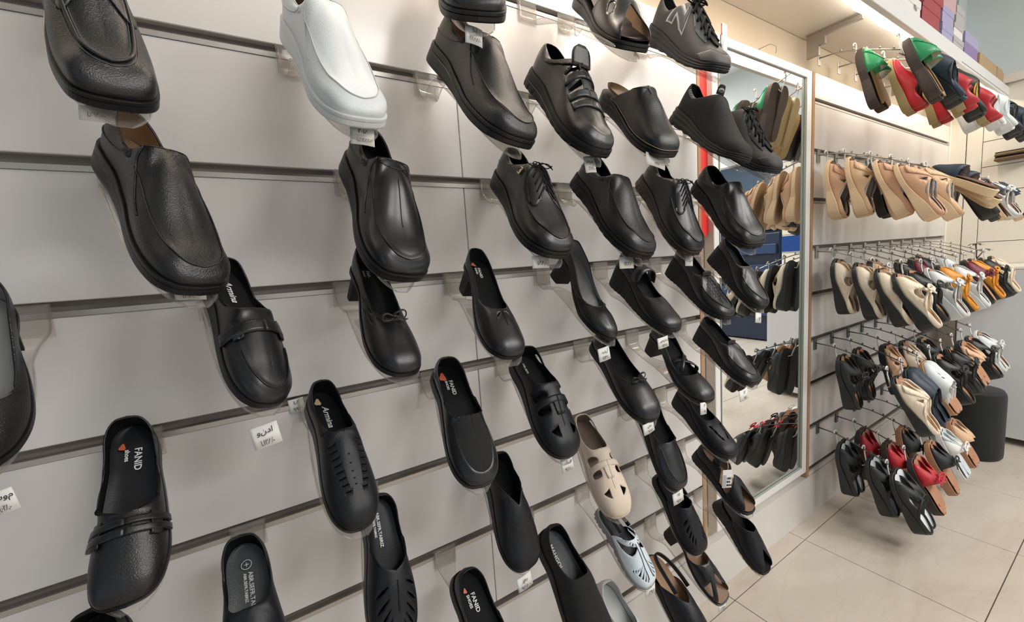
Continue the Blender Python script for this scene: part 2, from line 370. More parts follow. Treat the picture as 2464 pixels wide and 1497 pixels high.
def seam(S, pts, m, parent, r=.0006, name='seam', off=.0004, n=40):
    P = crom(np.array(pts, float), np.linspace(0, 1, n)); V = surf(S, P[:, 0], P[:, 1])+snorm(S, P[:, 0], P[:, 1])*off
    b = MB(); b.tube(V, r, 5); return b.build(name, m, parent, True)
def seams(S, lines, m, parent, r=.0006, name='seam', off=.0004, n=36, closed=False):
    many = len(lines) > 6; b = MB()
    for pts in lines:
        P = crom(np.array(pts, float), np.linspace(0, 1, n)); V = surf(S, P[:, 0], P[:, 1])+snorm(S, P[:, 0], P[:, 1])*off
        if not many: b = MB()
        b.tube(V, r, 5)
        if not many: o = b.build(name, m, parent, True)
    if many: o = b.build(name, m, parent, True); o['kind'] = 'stuff'
    return o
def ring(S, e, z, n=96):
    s = np.linspace(-1, 1, n+1)[:-1]; x, y = outline(S, s); d = .004
    x1, y1 = outline(S, s+d); x0, y0 = outline(S, s-d)
    # wrap at the heel
    tx, ty = x1-x0, y1-y0; L = np.hypot(tx, ty)+1e-9; nx, ny = -ty/L, tx/L
    sg = np.sign(nx*(x-cx(S, y))+ny*(y-.5)*.4); sg[sg == 0] = 1; nx *= sg; ny *= sg
    return np.stack([x+nx*e, y+ny*e, np.zeros(n)+z if np.isscalar(z) else z], 1)
def bottom(S, y):
    return tab(S['zs'], y) if S['zs'] else tab(S['zb'], y)-.03
def sole(S, m, parent, layers=None, name='sole', tread=0, label=None, n=96, f0=None):
    fl = S['flare']
    if layers is None: layers = [(.2, 1.1), (.8, 1.1), (1, 1.0), (1, .74), (.45, .7), (.95, .64), (1, .2), (.7, .03), (.3, 0)]
    s = np.linspace(-1, 1, n+1)[:-1]; y = outline(S, s)[1]; zb = tab(S['zb'], y); zs = bottom(S, y)
    V = []; rings = []
    for li, (e, f) in enumerate(layers):
        z = zs+(zb-zs)*f
        if f > 1: z = zb+.05*(f-1)
        ee = e*fl
        if tread and f < .3: ee = e*fl-.006*(np.sin(np.arange(n)*2*pi*tread/n) > .25)
        if tread and f < .01: z = z+.014*(np.sin(np.arange(n)*2*pi*tread/n) > .25)
        r = ring(S, 0, z, n); r2 = ring(S, 1, z, n); d = r2-r; ee = np.zeros(n)+ee
        r[:, :2] += d[:, :2]*ee[:, None]
        rings.append(r)
    V = np.vstack(rings)*S['L']; F = []
    for i in range(len(rings)-1):
        for j in range(n): F.append((i*n+j, (i+1)*n+j, (i+1)*n+(j+1) % n, i*n+(j+1) % n))
    h = n//2  # caps: s=-1 is index 0, toe is index h
    def capq(b, flip):
        for j in range(h):
            q = (b+j, b+j+1, b+(n-j-1) % n, b+(n-j) % n)
            q = tuple(dict.fromkeys(q))
            if len(q) > 2: F.append(q if flip else q[::-1])
    capq(0, True); capq((len(rings)-1)*n, False)
    return mesh_obj(name, V, F, m, parent, False, label=label)
def heelblock(S, m, parent, y1=.17, w0=.9, w1=.72, yb=(.02, .13), name='heel', label=None):
    """block heel: full at the seat, narrowing to the ground"""
    s = np.linspace(-1, 1, 49); x, y = outline(S, s); ok = y < y1
    idx = [i for i in range(49) if ok[i]]; a = [i for i in idx if s[i] > 0]; b = [i for i in idx if s[i] < 0]
    lp = [(x[i]*w0+0*i, y[i]) for i in a]+[(x[i]*w0, y[i]) for i in b]
    lp = sorted(set(lp), key=lambda p: atan2(p[1]-y1*.6, p[0]-cx(S, np.array(.1))))
    n = len(lp); V = []
    N = 6
    for t in range(N+1):
        u = t/N; g = u**.7
        for px, py in lp:
            zb = float(tab(S['zb'], np.array(py)))-.012
            w = 1+(w1-1)*g; Y = py*(1-g)+(yb[0]+(yb[1]-yb[0])*py/y1)*g
            V.append((((px-float(cx(S, np.array(py))))*w+float(cx(S, np.array(py))))*S['L'], Y*S['L'], zb*(1-u)*S['L']))
    F = [(t*n+j, (t+1)*n+j, (t+1)*n+(j+1) % n, t*n+(j+1) % n) for t in range(N) for j in range(n)]
    F += [tuple(N*n+j for j in range(n)), tuple(range(n))[::-1]]
    return mesh_obj(name, V, F, m, parent, False, label=label)
def insole(S, m, parent, ribs=False, sc=.92, lift=.016, name='insole', cup=.02, label=None, ys=1.0):
    n = 60; K = 12; s = np.linspace(0, 1, n); xr, y = outline(S, s); c = cx(S, y); hw = (xr-c)*sc
    y = .5+(y-.5)*.97
    V = []
    for i in range(n):
        for j in range(K+1):
            t = j/K*2-1; z = float(tab(S['zb'], np.array(y[i])))+lift+cup*t**4*(1 if y[i] < .6 else .4)
            if ribs and .3 < y[i] < .62 and abs(t) < .7: z += .011*sin((y[i]-.3)*2*pi/.055+1.2*cos(t*2.2))*(1-abs(t)/.7)**.5
            V.append(((c[i]+hw[i]*t), y[i], z))
    V = np.array(V)*S['L']
    F = [(i*(K+1)+j, i*(K+1)+j+1, (i+1)*(K+1)+j+1, (i+1)*(K+1)+j) for i in range(n-1) for j in range(K)]
    return mesh_obj(name, V, F, m, parent, True, label=label)
def text(txt, size, m, parent, M, name='lettering', label=None, extr=.00015, bold=0, shear=0, align='LEFT', space=1.0):
    c = bpy.data.curves.new(name, 'FONT'); c.body = txt; c.size = size; c.extrude = extr; c.offset = bold; c.shear = shear; c.align_x = align; c.space_character = space
    c.resolution_u = 2; c.materials.append(m); o = link(bpy.data.objects.new(name, c))
    o.parent = parent; o.matrix_local = M
    if label: o['label'] = label
    return o
def insole_text(S, lines, parent, m, y0=.1, x0=.0, shear=0, bold=.0002, lift=.024, ang=0):
    """lines: (text, size, dy along the letter-up direction); reads from the heel towards the toe"""
    for t, sz, up in lines:
        sz *= .80; up *= .85
        L = S['L']; z = max(float(tab(S['zb'], np.array(y0))), float(tab(S['zb'], np.array(min(1, y0+.25)))))
        za = float(tab(S['zb'], np.array(y0)))+lift; zb_ = float(tab(S['zb'], np.array(y0+.22)))+lift
        X = Vector((sin(ang)*.22, .22*cos(ang), zb_-za)).normalized(); U = Vector((-1, 0, 0)); Z = X.cross(U).normalized(); U = Z.cross(X)
        M = Matrix((X, U, Z)).transposed().to_4x4(); M.translation = Vector(((x0-up)*L, y0*L, za*L))
        text(t, sz*L, m, parent, M, 'lettering', None, .0001, bold, shear)
def surf_frame(S, s, k, off=0.0):
    """frame on the upper: x towards the toe, y up the side, z out"""
    p = surf(S, s, k); n = snorm(S, np.array(s), np.array(k)); 
    f = surf(S, s-.01*np.sign(s) if s else s-.01, k)-p; f = f-n*np.dot(f, n); f /= np.linalg.norm(f); u = np.cross(n, f)
    M = Matrix([list(map(float, r)) for r in np.stack([f, u, n], 1)]).to_4x4(); M.translation = Vector([float(c) for c in p+n*off]); return M
# ------------------------------------------------------------------ materials of the room
PANEL = mat('white_laminate', (.71, .685, .67), .19, spec=.5)
WALLW = mat('warm_white_paint', (.62, .53, .41), .55, var=.02, vscale=3)
WALLB = mat('blue_grey_paint', (.80, .86, .88), .7)
BASEW = mat('scuffed_white_paint', (.68, .65, .62), .5, var=.08, vscale=5)
ALU = mat('aluminium_rail', (.52, .49, .46), .36, metal=.75)
GROOVE = mat('groove_shadow_board', (.20, .18, .165), .6); SLOT = mat('groove_inside_shade', (.22, .19, .17), .55, metal=.2); GAP = mat('cream_gap', (.40, .37, .32), .7)  # groove and slot colours are darkened to paint in the shade of the recesses
MDF = mat('raw_fibreboard', (.42, .25, .14), .8, var=.2, vscale=30)
CHROME = mat('chrome', (.75, .75, .74), .14, metal=1)
STEEL = mat('galvanised_steel', (.42, .40, .37), .3, metal=.85)
GROUT = mat('dark_grout', (.15, .12, .10), .85)
CREAM = mat('cream_board', (.80, .755, .66), .4, var=.02, vscale=2)
CREAMY = mat('cream_trim', (.82, .78, .70), .4)
TILE = mat_tile()
zg = lambda k: .2345+.2*k
def plain(name, a, b, m, ch=0, parent=None):
    o = MB().box(a, b, 0, None, ch).build(name, m, parent); 
    if parent is None: o['kind'] = 'structure'
    return o
# floor: joint bed and single tiles; joints run parallel to the wall and across it
fl = plain('floor', (-3.5, -4.6, -.06), (7.6, .12, -.004), GROUT)
FA = radians(0)
xs = [1.835+.53*i for i in range(-10, 11)]
ys = [.02]+[-.061-.503*i for i in range(10)]
for j in range(len(ys)-1):
    for i in range(len(xs)-1):
        x0, x1 = xs[i]+.0013, xs[i+1]-.0013
        t = MB().box((x0, ys[j+1]+.0014, -.004), (x1, ys[j]-.0014, 0), 0, None, .0008).build('tile', TILE, fl)
# back wall behind everything, white base under the slat panels
plain('wall_back', (-3.2, .032, 0), (3.93, .12, 3.0), WALLW)
bs = plain('baseboard_back', (-3.2, .0, 0), (3.93, .032, .196), BASEW)
# slat wall panels: single boards with aluminium rails between
def slatwall(name, x0, x1, zt=1.94, edge=False):
    w = plain(name, (x0, .014, .199), (x1, .032, zt), GROOVE)
    lo = [.199]+[zg(k)+.0075 for k in range(0, 9)]; hi = [zg(k)-.0145 for k in range(0, 9)]+[zt]
    for a, b in zip(lo, hi):
        MB().box((x0+.0008, 0, a), (x1-.0008, .014, b), 0, None, .0012).build('slat', PANEL, w)
    for k in range(9):
        b = MB(); b.box((x0, -.0012, zg(k)-.0145), (x1, .003, zg(k)-.0065)); b.box((x0, .0128, zg(k)-.0065), (x1, .0140, zg(k)+.0075), 1); b.box((x0, .003, zg(k)-.0085), (x1, .013, zg(k)-.0065), 1)
        b.build('rail', [ALU, SLOT], w)
    if edge: MB().box((x0-.022, -.001, .199), (x0-.0005, .0325, zt)).build('edge_board', MDF, w)
    return w
P1 = slatwall('wall_left_panel', -.434, .392); slatwall('wall_middle_panel', .392, 1.218); slatwall('wall_far_left_panel', -1.26, -.434)
slatwall('wall_right_panel', 2.012, 2.85, edge=True); slatwall('wall_far_right_panel', 2.85, 3.90)
# screws left in the wall
for x, z in ((.415, .41),):
    pass
plain('trim_1', (1.2185, -.001, .199), (1.232, .032, 1.94), MDF)
plain('trim_2', (3.90, -.004, .196), (3.93, .032, 2.07), CREAMY)
# ceiling, end wall, opposite walls
plain('ceiling', (-3.2, -4.6, 3.0), (7.6, .12, 3.1), WALLB)
ew = plain('wall_end', (3.945, -1.0, 0), (4.06, .12, 2.12), GAP)
gz = [1.03+.155*i for i in range(-6, 7)]
zz = [0]+gz+[2.12]
for a, b in zip(zz[:-1], zz[1:]):
    MB().box((3.93, -1.0, a+.0018), (3.945, -.145, b-.0018), 0, None, .001).build('slat', CREAM, ew)
for a, b in ((-.143, -.075), (-.072, .032)):
    MB().box((3.93, a+.001, 0), (3.945, b-.001, 2.12), 0, None, .001).build('slat', CREAM, ew)
plain('trim_3', (3.90, -1.02, 2.12), (4.08, .03, 2.165), CREAMY)
plain('wall_end_upper', (4.25, -4.6, 2.1), (4.35, .12, 3.0), WALLB)
plain('wall_far', (7.5, -4.6, 0), (7.6, .12, 3.0), mat('dim_blue_wall', (.22, .30, .40), .6, var=.05))
plain('wall_behind_aisle', (4.06, .02, 0), (7.6, .12, 3.0), WALLB)
plain('wall_opposite', (-3.2, -4.7, 0), (7.6, -4.6, 3.0), WALLB)
plain('wall_left', (-3.3, -4.6, 0), (-3.2, .12, .35), WALLW); plain('wall_left_upper', (-3.3, -4.6, 2.75), (-3.2, .12, 3.0), WALLW)
# window frame in the left wall
wf = MB()
for y in (-4.5, -3.4, -2.3, -1.2, -.1): wf.box((-3.27, y-.03, .35), (-3.22, y+.03, 2.75))
for z in (.35, 2.75): wf.box((-3.27, -4.5, z-.03), (-3.22, -.1, z+.03))
tag(wf.build('window_1', mat('white_frame', (.8, .8, .8), .4)), kind='structure')
# ------------------------------------------------------------------ shelf above
SH = empty('display_shelf', 'long white shelf over the shoe wall with a light strip under its front edge', 'shelf')
MB().box((-.9, -.215, 2.074), (3.945, .031, 2.092), 0, None, .001).build('shelf_board', mat('shelf_laminate', (.72, .66, .58), .4, var=.02), SH)
b = MB()
for x0, x1 in ((-.9, 2.86), (2.862, 3.945)): b.box((x0, -.236, 2.034), (x1, -.216, 2.096), 0, None, .0015)
b.build('fascia_board', mat('fascia_laminate', (.74, .73, .71), .35), SH)
b = MB(); b.box((2.9, -.2375, 2.045), (3.92, -.2362, 2.0465)); b.build('edge_strip', mat('grey_line', (.3, .3, .32), .5), SH)
pts = [(-.85+i*.06, -.186+.002*sin(i*1.7), 2.052+.002*sin(i*.9)) for i in range(80)]
MB().tube(pts, [.0105+.0022*sin(i*1.3) for i in range(80)], 8).build('light_strip', emis('led_glow', (1, .90, .76), 9), SH, True)
def bracket(x):
    b = MB(); b.box((x-.003, -.165, 2.050), (x+.012, .012, 2.072)); b.box((x-.003, -.03, 1.985), (x+.012, .012, 2.05)); b.box((x-.003, -.05, 2.02), (x+.012, -.03, 2.05))
    b.box((x-.006, -.17, 2.068), (x+.016, .012, 2.0738)); b.build('shelf_bracket', STEEL, SH)
for x in (1.965, 2.9, 3.6, .6): bracket(x)
# bent wire hook left in the wall above the mirror
tag(MB().tube([(1.64, .03, 1.967), (1.64, -.004, 1.967), (1.643, -.012, 1.965), (1.668, -.014, 1.963), (1.672, -.014, 1.955), (1.672, -.012, 1.94)], .0013, 6).build('wire_hook', STEEL, None, True), 'small bent wire hook in the wall above the mirror', 'hook')
# ------------------------------------------------------------------ mirror
MI = empty('wall_mirror', 'tall wall mirror in a thin white frame between the two shoe panels', 'mirror')
mm = mat('mirror_silver', (.93, .95, .95), .0, metal=1)
MB().box((1.318, .002, .262), (1.945, .008, 1.912)).build('glass', mm, MI)
fw = mat('white_frame_gloss', (.80, .79, .77), .25)
for nm, a, c in (('frame_side', (1.292, -.006, .235), (1.322, .031, 1.935)), ('frame_side', (1.932, -.006, .235), (1.972, .031, 1.935)),
                 ('frame_rail', (1.322, -.006, .235), (1.932, .031, .268)), ('frame_rail', (1.322, -.006, 1.905), (1.932, .031, 1.935))):
    MB().box(a, c, 0, None, .002).build(nm, fw, MI)
b = MB(); b.box((1.326, -.0075, .27), (1.3285, .001, 1.905)); b.box((1.926, -.0075, .27), (1.9285, .001, 1.905)); b.box((1.327, -.0075, .268), (1.928, .001, .2705)); b.build('bevel_strip', mat('green_glass_edge', (.45, .50, .44), .2), MI)
o = MB().box((1.336, -.016, 1.865), (1.360, -.008, 1.965), 0, None, .002).build('mirror_clip', CHROME, MI, label='shiny chrome clip')
RS = mat('red_plastic', (.72, .035, .025), .35)
b = MB(); n = 12
V = []; 
for y in (.0135, .031):
    V += [(1.242, y, 2.0), (1.242, y, 1.325)]+[(1.268-.026*cos(pi*i/n), y, 1.325-.026*sin(pi*i/n)) for i in range(1, n)]+[(1.294, y, 1.325), (1.294, y, 2.0)]
m = len(V)//2; F = [tuple(range(m)), tuple(range(2*m-1, m-1, -1))]+[(i, m+i, m+(i+1) % m, (i+1) % m) for i in range(m)]
tag(mesh_obj('red_strip', V, F, RS, None, False), 'flat red strip with a rounded lower end beside the mirror', 'strip')
# ------------------------------------------------------------------ things at the end of the aisle
CB = empty('grey_cabinet', 'tall plain pale grey cabinet behind the black pouf', 'cabinet', M=Matrix.Translation((3.6, -.2, 0)))
cg = mat('pale_grey_laminate', (.64, .65, .66), .4)
MB().box((0, -.76, .045), (.315, .06, 1.03), 0, None, .002).build('body', cg, CB)
MB().box((-.004, -.765, 1.03), (.32, .065, 1.045), 0, None, .002).build('cabinet_top', CREAMY, CB)
for x, y in ((.04, -.7), (.04, -.05), (.28, -.7), (.28, -.05)): MB().tube([(x-.012, y, .0225), (x+.012, y, .0225)], .0225, 12).build('caster', mat('white_plastic', (.78, .78, .76), .4), CB)
PF = empty('black_pouf', 'round black fabric pouf standing on the floor by the grey cabinet', 'pouf', M=Matrix.Translation((3.33, -.275, 0)))
R = .118
MB().lathe([(0, .0), (R*.93, .002), (R*.99, .012), (R, .03), (R, .34), (R*.985, .36), (R*.955, .372)], 36).build('body', mat('black_fabric', (.012, .014, .013), .95, grain=.5, gscale=500, sheen=.08), PF, True)
MB().lathe([(R*.955, .371), (R*.9, .383), (R*.6, .391), (0, .394)], 36).build('seat_cushion', mat('black_fabric_seat', (.025, .028, .028), .95, grain=.5, gscale=500, sheen=.1), PF, True)
# little planter
PL = empty('potted_plant', 'small leafy plant in a dark square pot on the end of the cabinet top', 'plant', M=Matrix.Translation((3.69, -.185, 1.0455)))
b = MB(); b.box((-.03, -.03, 0), (.03, .03, .045), 0, None, .003); b.build('pot', mat('dark_pot', (.13, .14, .13), .6), PL)
MB().tube([(0, 0, .04), (.003, 0, .09), (-.002, .004, .135)], [.005, .004, .003], 6).build('stem', mat('plant_stem', (.18, .13, .09), .7), PL, True)
MB().tube([(0, 0, .04), (.0, -.02, .075), (.002, -.032, .1)], [.004, .003, .002], 6).build('stem', MATS['plant_stem'], PL, True)
lf = mat('plant_leaf', (.10, .12, .07), .5)
for cxp, cyp, czp in ((-.002, .004, .135), (.002, -.032, .1)):
    for i in range(7):
        a = i*2*pi/7+.3; L = .035
        V = []; 
        for t in (0, .25, .5, .75, 1):
            w_ = .007*sin(pi*min(1, t*.9+.08)); p = Vector((cxp+cos(a)*L*t, cyp+sin(a)*L*t, czp+.02*t-.03*t*t)); n_ = Vector((-sin(a), cos(a), 0))
            V += [p+n_*w_, p-n_*w_]
        mesh_obj('leaf', V, [(2*q, 2*q+1, 2*q+3, 2*q+2) for q in range(4)], lf, PL).modifiers.new('t', 'SOLIDIFY').thickness = .0008
# white paper scrap by the cabinet
# shoe boxes on the shelf
def carton(name, x0, x1, y0, y1, z0, z1, body, lid, label, cat='box', mark=None, group=None):
    T = empty(name, label, cat, group, M=Matrix.Translation((x0, y0, z0)))
    w_, d_, h_ = x1-x0, y1-y0, z1-z0
    MB().box((.002, .002, 0), (w_-.002, d_-.002, h_*.72), 0, None, .0015).build('box_body', body, T)
    MB().box((0, 0, h_*.60), (w_, d_, h_), 0, None, .002).build('lid', lid, T)
    return T
RD = mat('dark_red_card', (.33, .045, .05), .5, var=.06); WH = mat('white_card', (.74, .70, .68), .5); LV = mat('lavender_card', (.36, .34, .52), .5, var=.05); GY = mat('grey_card', (.42, .41, .40), .55); BR = mat('brown_card', (.42, .29, .16), .7, var=.08); PK = mat('pink_card', (.55, .36, .38), .5); VI = mat('violet_card', (.25, .17, .36), .5, var=.05)
zb0 = 2.0925
t = carton('shoe_box', 2.05, 2.35, -.225, -.03, zb0, zb0+.078, WH, WH, 'white shoe box with a small black scribble, lowest of the near stack on the shelf')
text('Nu', .028, mat('black_ink', (.01, .01, .012), .5), t, Matrix.Translation((.215, -.0005, .03)) @ Matrix.Rotation(radians(90), 4, 'X'), 'lettering')
t = carton('shoe_box', 2.02, 2.36, -.235, -.02, zb0+.0785, zb0+.205, RD, RD, 'dark red shoe box with a pale curved stripe, on the scribbled white box')
# abstract pale curved stripe on the near box
V = []
for i in range(13):
    u = i/12; x = .10+.22*u; z = .03+.07*u*u; w_ = .02*sin(pi*min(1, .15+u*.85))+.002; V += [(x, -.0008, z-w_), (x, -.0008, z+w_)]
mesh_obj('stripe', V, [(2*i, 2*i+2, 2*i+3, 2*i+1) for i in range(12)], WH, t, False, label='pale curved stripe')
t = carton('shoe_box', 2.375, 2.60, -.225, -.03, zb0, zb0+.12, RD, RD, 'dark red shoe box standing right of the white scribbled box')
t = carton('shoe_box', 2.37, 2.63, -.228, -.03, zb0+.1205, zb0+.25, RD, RD, 'dark red shoe box on the upper layer right of the striped one')
t = carton('shoe_box', 2.64, 2.80, -.225, -.05, zb0, zb0+.075, LV, LV, 'lavender shoe box at the bottom, left of the grey boxes')
t = carton('shoe_box', 2.635, 2.80, -.225, -.05, zb0+.0755, zb0+.145, LV, LV, 'lavender shoe box stacked on another lavender box')
t = carton('shoe_box', 2.64, 2.83, -.225, -.05, zb0+.1455, zb0+.27, PK, PK, 'dusty pink shoe box on top of the lavender boxes')
t = carton('shoe_box', 2.815, 2.98, -.225, -.06, zb0, zb0+.06, GY, GY, 'grey shoe box at the bottom beside the violet box')
t = carton('shoe_box', 2.815, 2.96, -.225, -.06, zb0+.0605, zb0+.115, WH, GY, 'grey-lidded white shoe box, second layer above the grey box')
t = carton('shoe_box', 2.84, 2.97, -.225, -.06, zb0+.1155, zb0+.195, GY, GY, 'grey shoe box on top of the grey stack')
t = carton('shoe_box', 3.0, 3.24, -.225, -.05, zb0, zb0+.12, VI, LV, 'violet shoe box with a paler lid, last before the brown cartons')
for x0, x1, h, lb in ((3.34, 3.72, .085, 'open brown corrugated carton on the shelf, the nearer of two'), (3.74, 3.90, .088, 'brown corrugated carton at the very end of the shelf')):
    T = empty('cardboard_box', lb, 'box', M=Matrix.Translation((x0, -.215, zb0)))
    MB().box((0, 0, 0), (x1-x0, .17, h), 0, None, .002).build('box_body', BR, T)
    MB().box((.01, -.01, h), (x1-x0-.01, .0, h+.012), 0, Matrix.Rotation(radians(-8), 4, 'X')).build('flap', BR, T)
# bundle of brown slippers hung on the end wall and round spotlight
T = empty('brush_bundle', 'dark brown striped bundle sticking out from the end wall', 'bundle', M=Matrix.Translation((3.92, -.26, 1.665)))
for i in range(6):
    MB().box((-.10+.01*(i % 3), -.12, i*.009), (.0, .05, i*.009+.008), 0, None, .002).build('layer', mat('brown_layer_%d' % (i % 3), [(.10, .06, .03), (.30, .20, .10), (.05, .035, .03)][i % 3], .6), T)
T = empty('round_spotlight', 'small black round spotlight high on the end wall', 'lamp', M=Matrix.Translation((3.88, -.262, 1.855)))
b = MB(); b.tube([(0, 0, 0), (-.012, -.005, -.004)], .017, 16); b.build('head', mat('black_metal', (.02, .02, .022), .4), T, True)
MB().tube([(0, 0, 0), (.05, .02, .02)], .003, 6).build('arm', STEEL, T, True)
# things on the far side of the shop that the mirror shows
T = empty('storage_rack', 'dark rack of black shoes on the far side of the aisle, seen in the mirror', 'rack', M=Matrix.Translation((6.6, -3.3, 0)))
for z in (1.5, 1.78, 2.05): MB().box((-.1, -.9, z), (.6, 1.2, z+.03)).build('board', mat('dark_board', (.05, .05, .055), .5), T)
for i in range(7):
    for z in (1.53, 1.81): MB().ball((.0, -.8+i*.28, z+.06), .1, 8, 0, (1, .6, .5)).build('dark_shoe', MATS['black_metal'], T, True)
T = empty('blue_display_unit', 'dark blue display unit with shelves across the aisle, seen in the mirror', 'cabinet', M=Matrix.Translation((5.6, -3.4, 0)))
bl = mat('dark_blue_laminate', (.012, .022, .05), .4); b2 = mat('blue_laminate', (.02, .045, .12), .4)
MB().box((0, -.9, .02), (.4, 1.6, 1.42), 0, None, .004).build('body', bl, T)
for z in (.35, .62, .9, 1.16): MB().box((-.05, -.88, z), (0, 1.58, z+.12), 0, None, .003).build('drawer', b2, T)
o = MB().box((3.925, -1.0, 1.195), (3.929, -.62, 1.33)).build('blue_poster', mat('blue_print', (.015, .06, .28), .3)); tag(o, 'blue poster low on the cream end wall, seen in the mirror', 'poster')
# ceiling light panels
T = empty('downlight', 'round white ceiling downlight', 'light', M=Matrix.Translation((2.30, -1.66, 2.99)))
MB().lathe([(.12, .01), (.13, 0), (.13, -.02), (.115, -.03), (.11, -.02)], 28).build('trim_ring', fw, T, True)
MB().lathe([(.108, -.022), (.0, -.022)], 28).build('diffuser', emis('downlight_glow', (1, .97, .92), 22), T)
for i, (x, yy) in enumerate(((1.3, -2.5), (3.1, -2.5), (5.2, -2.3))):
    T = empty('ceiling_light', ['nearest', 'middle', 'farthest'][i]+' square white ceiling light panel', 'light', 'ceiling light panels', Matrix.Translation((x, yy, 2.985)))
    MB().box((-.62, -.32, -.012), (.62, .32, .015)).build('light_frame', fw, T)
    MB().box((-.6, -.3, -.016), (.6, .3, -.0125)).build('diffuser', emis('panel_glow', (1, .97, .93), 5), T)
SHORT = {1: 'cut-off moccasin loafer at the top left', 2: 'white slip-on', 3: 'shoe cut off above the brown-lined slip-on', 4: 'brown-lined black slip-on', 5: 'crossing-strap mule at the top', 6: 'grey sneaker with the letter', 7: 'fisherman shoe with the ankle strap', 8: 'backless clog mule', 9: 'knit sneaker', 10: 'laced sneaker before the mirror', 11: 'large pebbled slip-on', 12: 'smooth slip-on below the white shoe', 13: 'derby with the gold emblem', 14: 'slip-on between the derbies', 15: 'derby without emblem', 16: 'slip-on last in its row before the mirror', 17: 'pump at the left edge', 18: 'loafer with the saddle strap', 19: 'pump with the bow and leaf cut-outs', 20: 'pump with two small slits', 21: 'pointed pump with the grey insole', 22: 'wedge with the broad strap', 23: 'wedge with embossed scales', 24: 'plain wedge before the mirror', 25: 'flat loafer with the double strap', 26: 'slip-on with cut slits', 27: 'flat with the stretch vamp', 28: 'black fisherman shoe with rounded openings', 29: 'low wedge with the ribbon bow', 30: 'shoe with crossing straps', 31: 'wedge with the raised tongue', 32: 'slip-on with the round mark at the bottom edge', 33: 'shoe with fan slots at the bottom edge', 34: 'slip-on with the V-shaped notch', 35: 'matte slip-on with block letters', 36: 'beige fisherman shoe', 37: 'white perforated slingback', 38: 'flat with block lettering at the bottom edge', 39: 'plain flat with the stitched apron', 40: 'low wedge with eye-shaped cut-outs', 41: 'open sandal with the printed card', 42: 'open-toe wedge by the floor', 44: 'slingback with the tan footbed', 45: 'white shoe at the bottom edge', 46: 'black heel at the bottom left', 51: 'perforated black slingback', 53: 'open-toe heeled mule'}
TAGS = [
    ((-0.1327, -0.1766, 1.446), 0.0294, 0.0163, ['1,298,000'], 'curled price tag below the cut-off loafer at the top left', 0, 4),
    ((0.1401, -0.2201, 1.4375), 0.0317, 0.0237, ['2018', '1,548/-'], 'two-line price tag below the white shoe', 0, 4),
    ((0.3248, -0.2201, 1.6059), 0.0294, 0.0276, ['101', '2588/-'], 'price tag stuck inside the brown-lined slip-on shoe', 0, 6),
    ((0.5496, -0.2258, 1.4263), 0.0272, 0.0301, ['ورنی', '2688,-'], 'narrow price tag below the fisherman shoe with the ankle strap', 0, -6),
    ((0.74, -0.2226, 1.4467), 0.061, 0.0255, ['1488,-', '247'], 'price tag below the backless clog mule', 0, 10),
    ((-0.0744, -0.1942, 1.2408), 0.0303, 0.0128, ['1,298,000'], 'price tag half hidden below the large pebbled slip-on', 0, 4),
    ((0.1704, -0.2138, 1.2413), 0.0383, 0.0085, ['1298'], 'thin edge of a price tag below the smooth slip-on with the square tongue', 0, 8),
    ((0.421, -0.2275, 1.2511), 0.0362, 0.0217, ['188,-'], 'faded price tag below the derby with the gold emblem', 0, 2),
    ((0.6417, -0.2222, 1.2375), 0.0415, 0.0237, ['1288'], 'faded price tag below the pebbled slip-on between the derbies', 0, 2),
    ((0.8977, -0.1876, 1.2295), 0.0296, 0.0264, ['12'], 'narrow price tag below the derby without emblem', 0, 4),
    ((-0.0192, -0.2035, 1.0508), 0.032, 0.0291, ['وندا', '1,128/-'], 'price tag on its own below the loafer with the saddle strap', 0, -8),
    ((0.0267, -0.004, 1.0266), 0.0247, 0.0244, ['1,5', '998'], 'price tag on the wall left of the slip-on with cut slits', 0, -4),
    ((0.5716, -0.2188, 1.0575), 0.0316, 0.0274, ['بل', '7138,-'], 'price tag below the pointed pump with the grey insole', 0, -6),
    ((0.7217, -0.2439, 1.0605), 0.0349, 0.0237, ['سندی', '1128/-'], 'price tag below the wedge with the broad strap', 0, -4),
    ((1.1723, -0.211, 1.0537), 0.03, 0.0283, ['12'], 'small price tag below the plain wedge in front of the mirror', 0, 10),
    ((1.0362, -0.2443, 0.8705), 0.0404, 0.0292, ['12', '98'], 'price tag in front of the mirror below the wedge with raised tongue', 0, -4),
    ((0.8544, -0.2489, 0.8803), 0.0244, 0.0286, ['2', '9'], 'price tag below the shoe with crossing straps', 0, 6),
    ((0.6642, -0.2465, 0.8844), 0.0345, 0.024, ['سر', '988'], 'price tag below the low wedge with a ribbon bow', 0, -8),
    ((0.4583, -0.223, 0.8601), 0.0288, 0.0269, ['کف', '988,-'], 'price tag below the black fisherman shoe with rounded openings', 0, -4),
    ((0.3758, -0.1698, 0.6176), 0.0351, 0.029, ['زمر', '988,-'], 'price tag below the slip-on with the V-shaped notch', 0, -8),
    ((0.854, -0.1742, 0.6197), 0.0418, 0.0311, ['6110', '988,-'], 'price tag hanging at the heel of the perforated black slingback', 0, -4),
    ((0.707, -0.2001, 0.4492), 0.0343, 0.0241, ['898'], 'price tag below the white perforated slingback', 0, 4),
    ((-0.2355, -0.234, 1.0577), 0.0157, 0.0224, ['سوم', '1,028,-'], 'large price tag cut off by the left edge', 0, -10),
    ((0.9606, -0.2259, 0.287), 0.0328, 0.0199, ['288'], 'price tag close to the floor below the open-toe heeled mule', 0, 6),
]
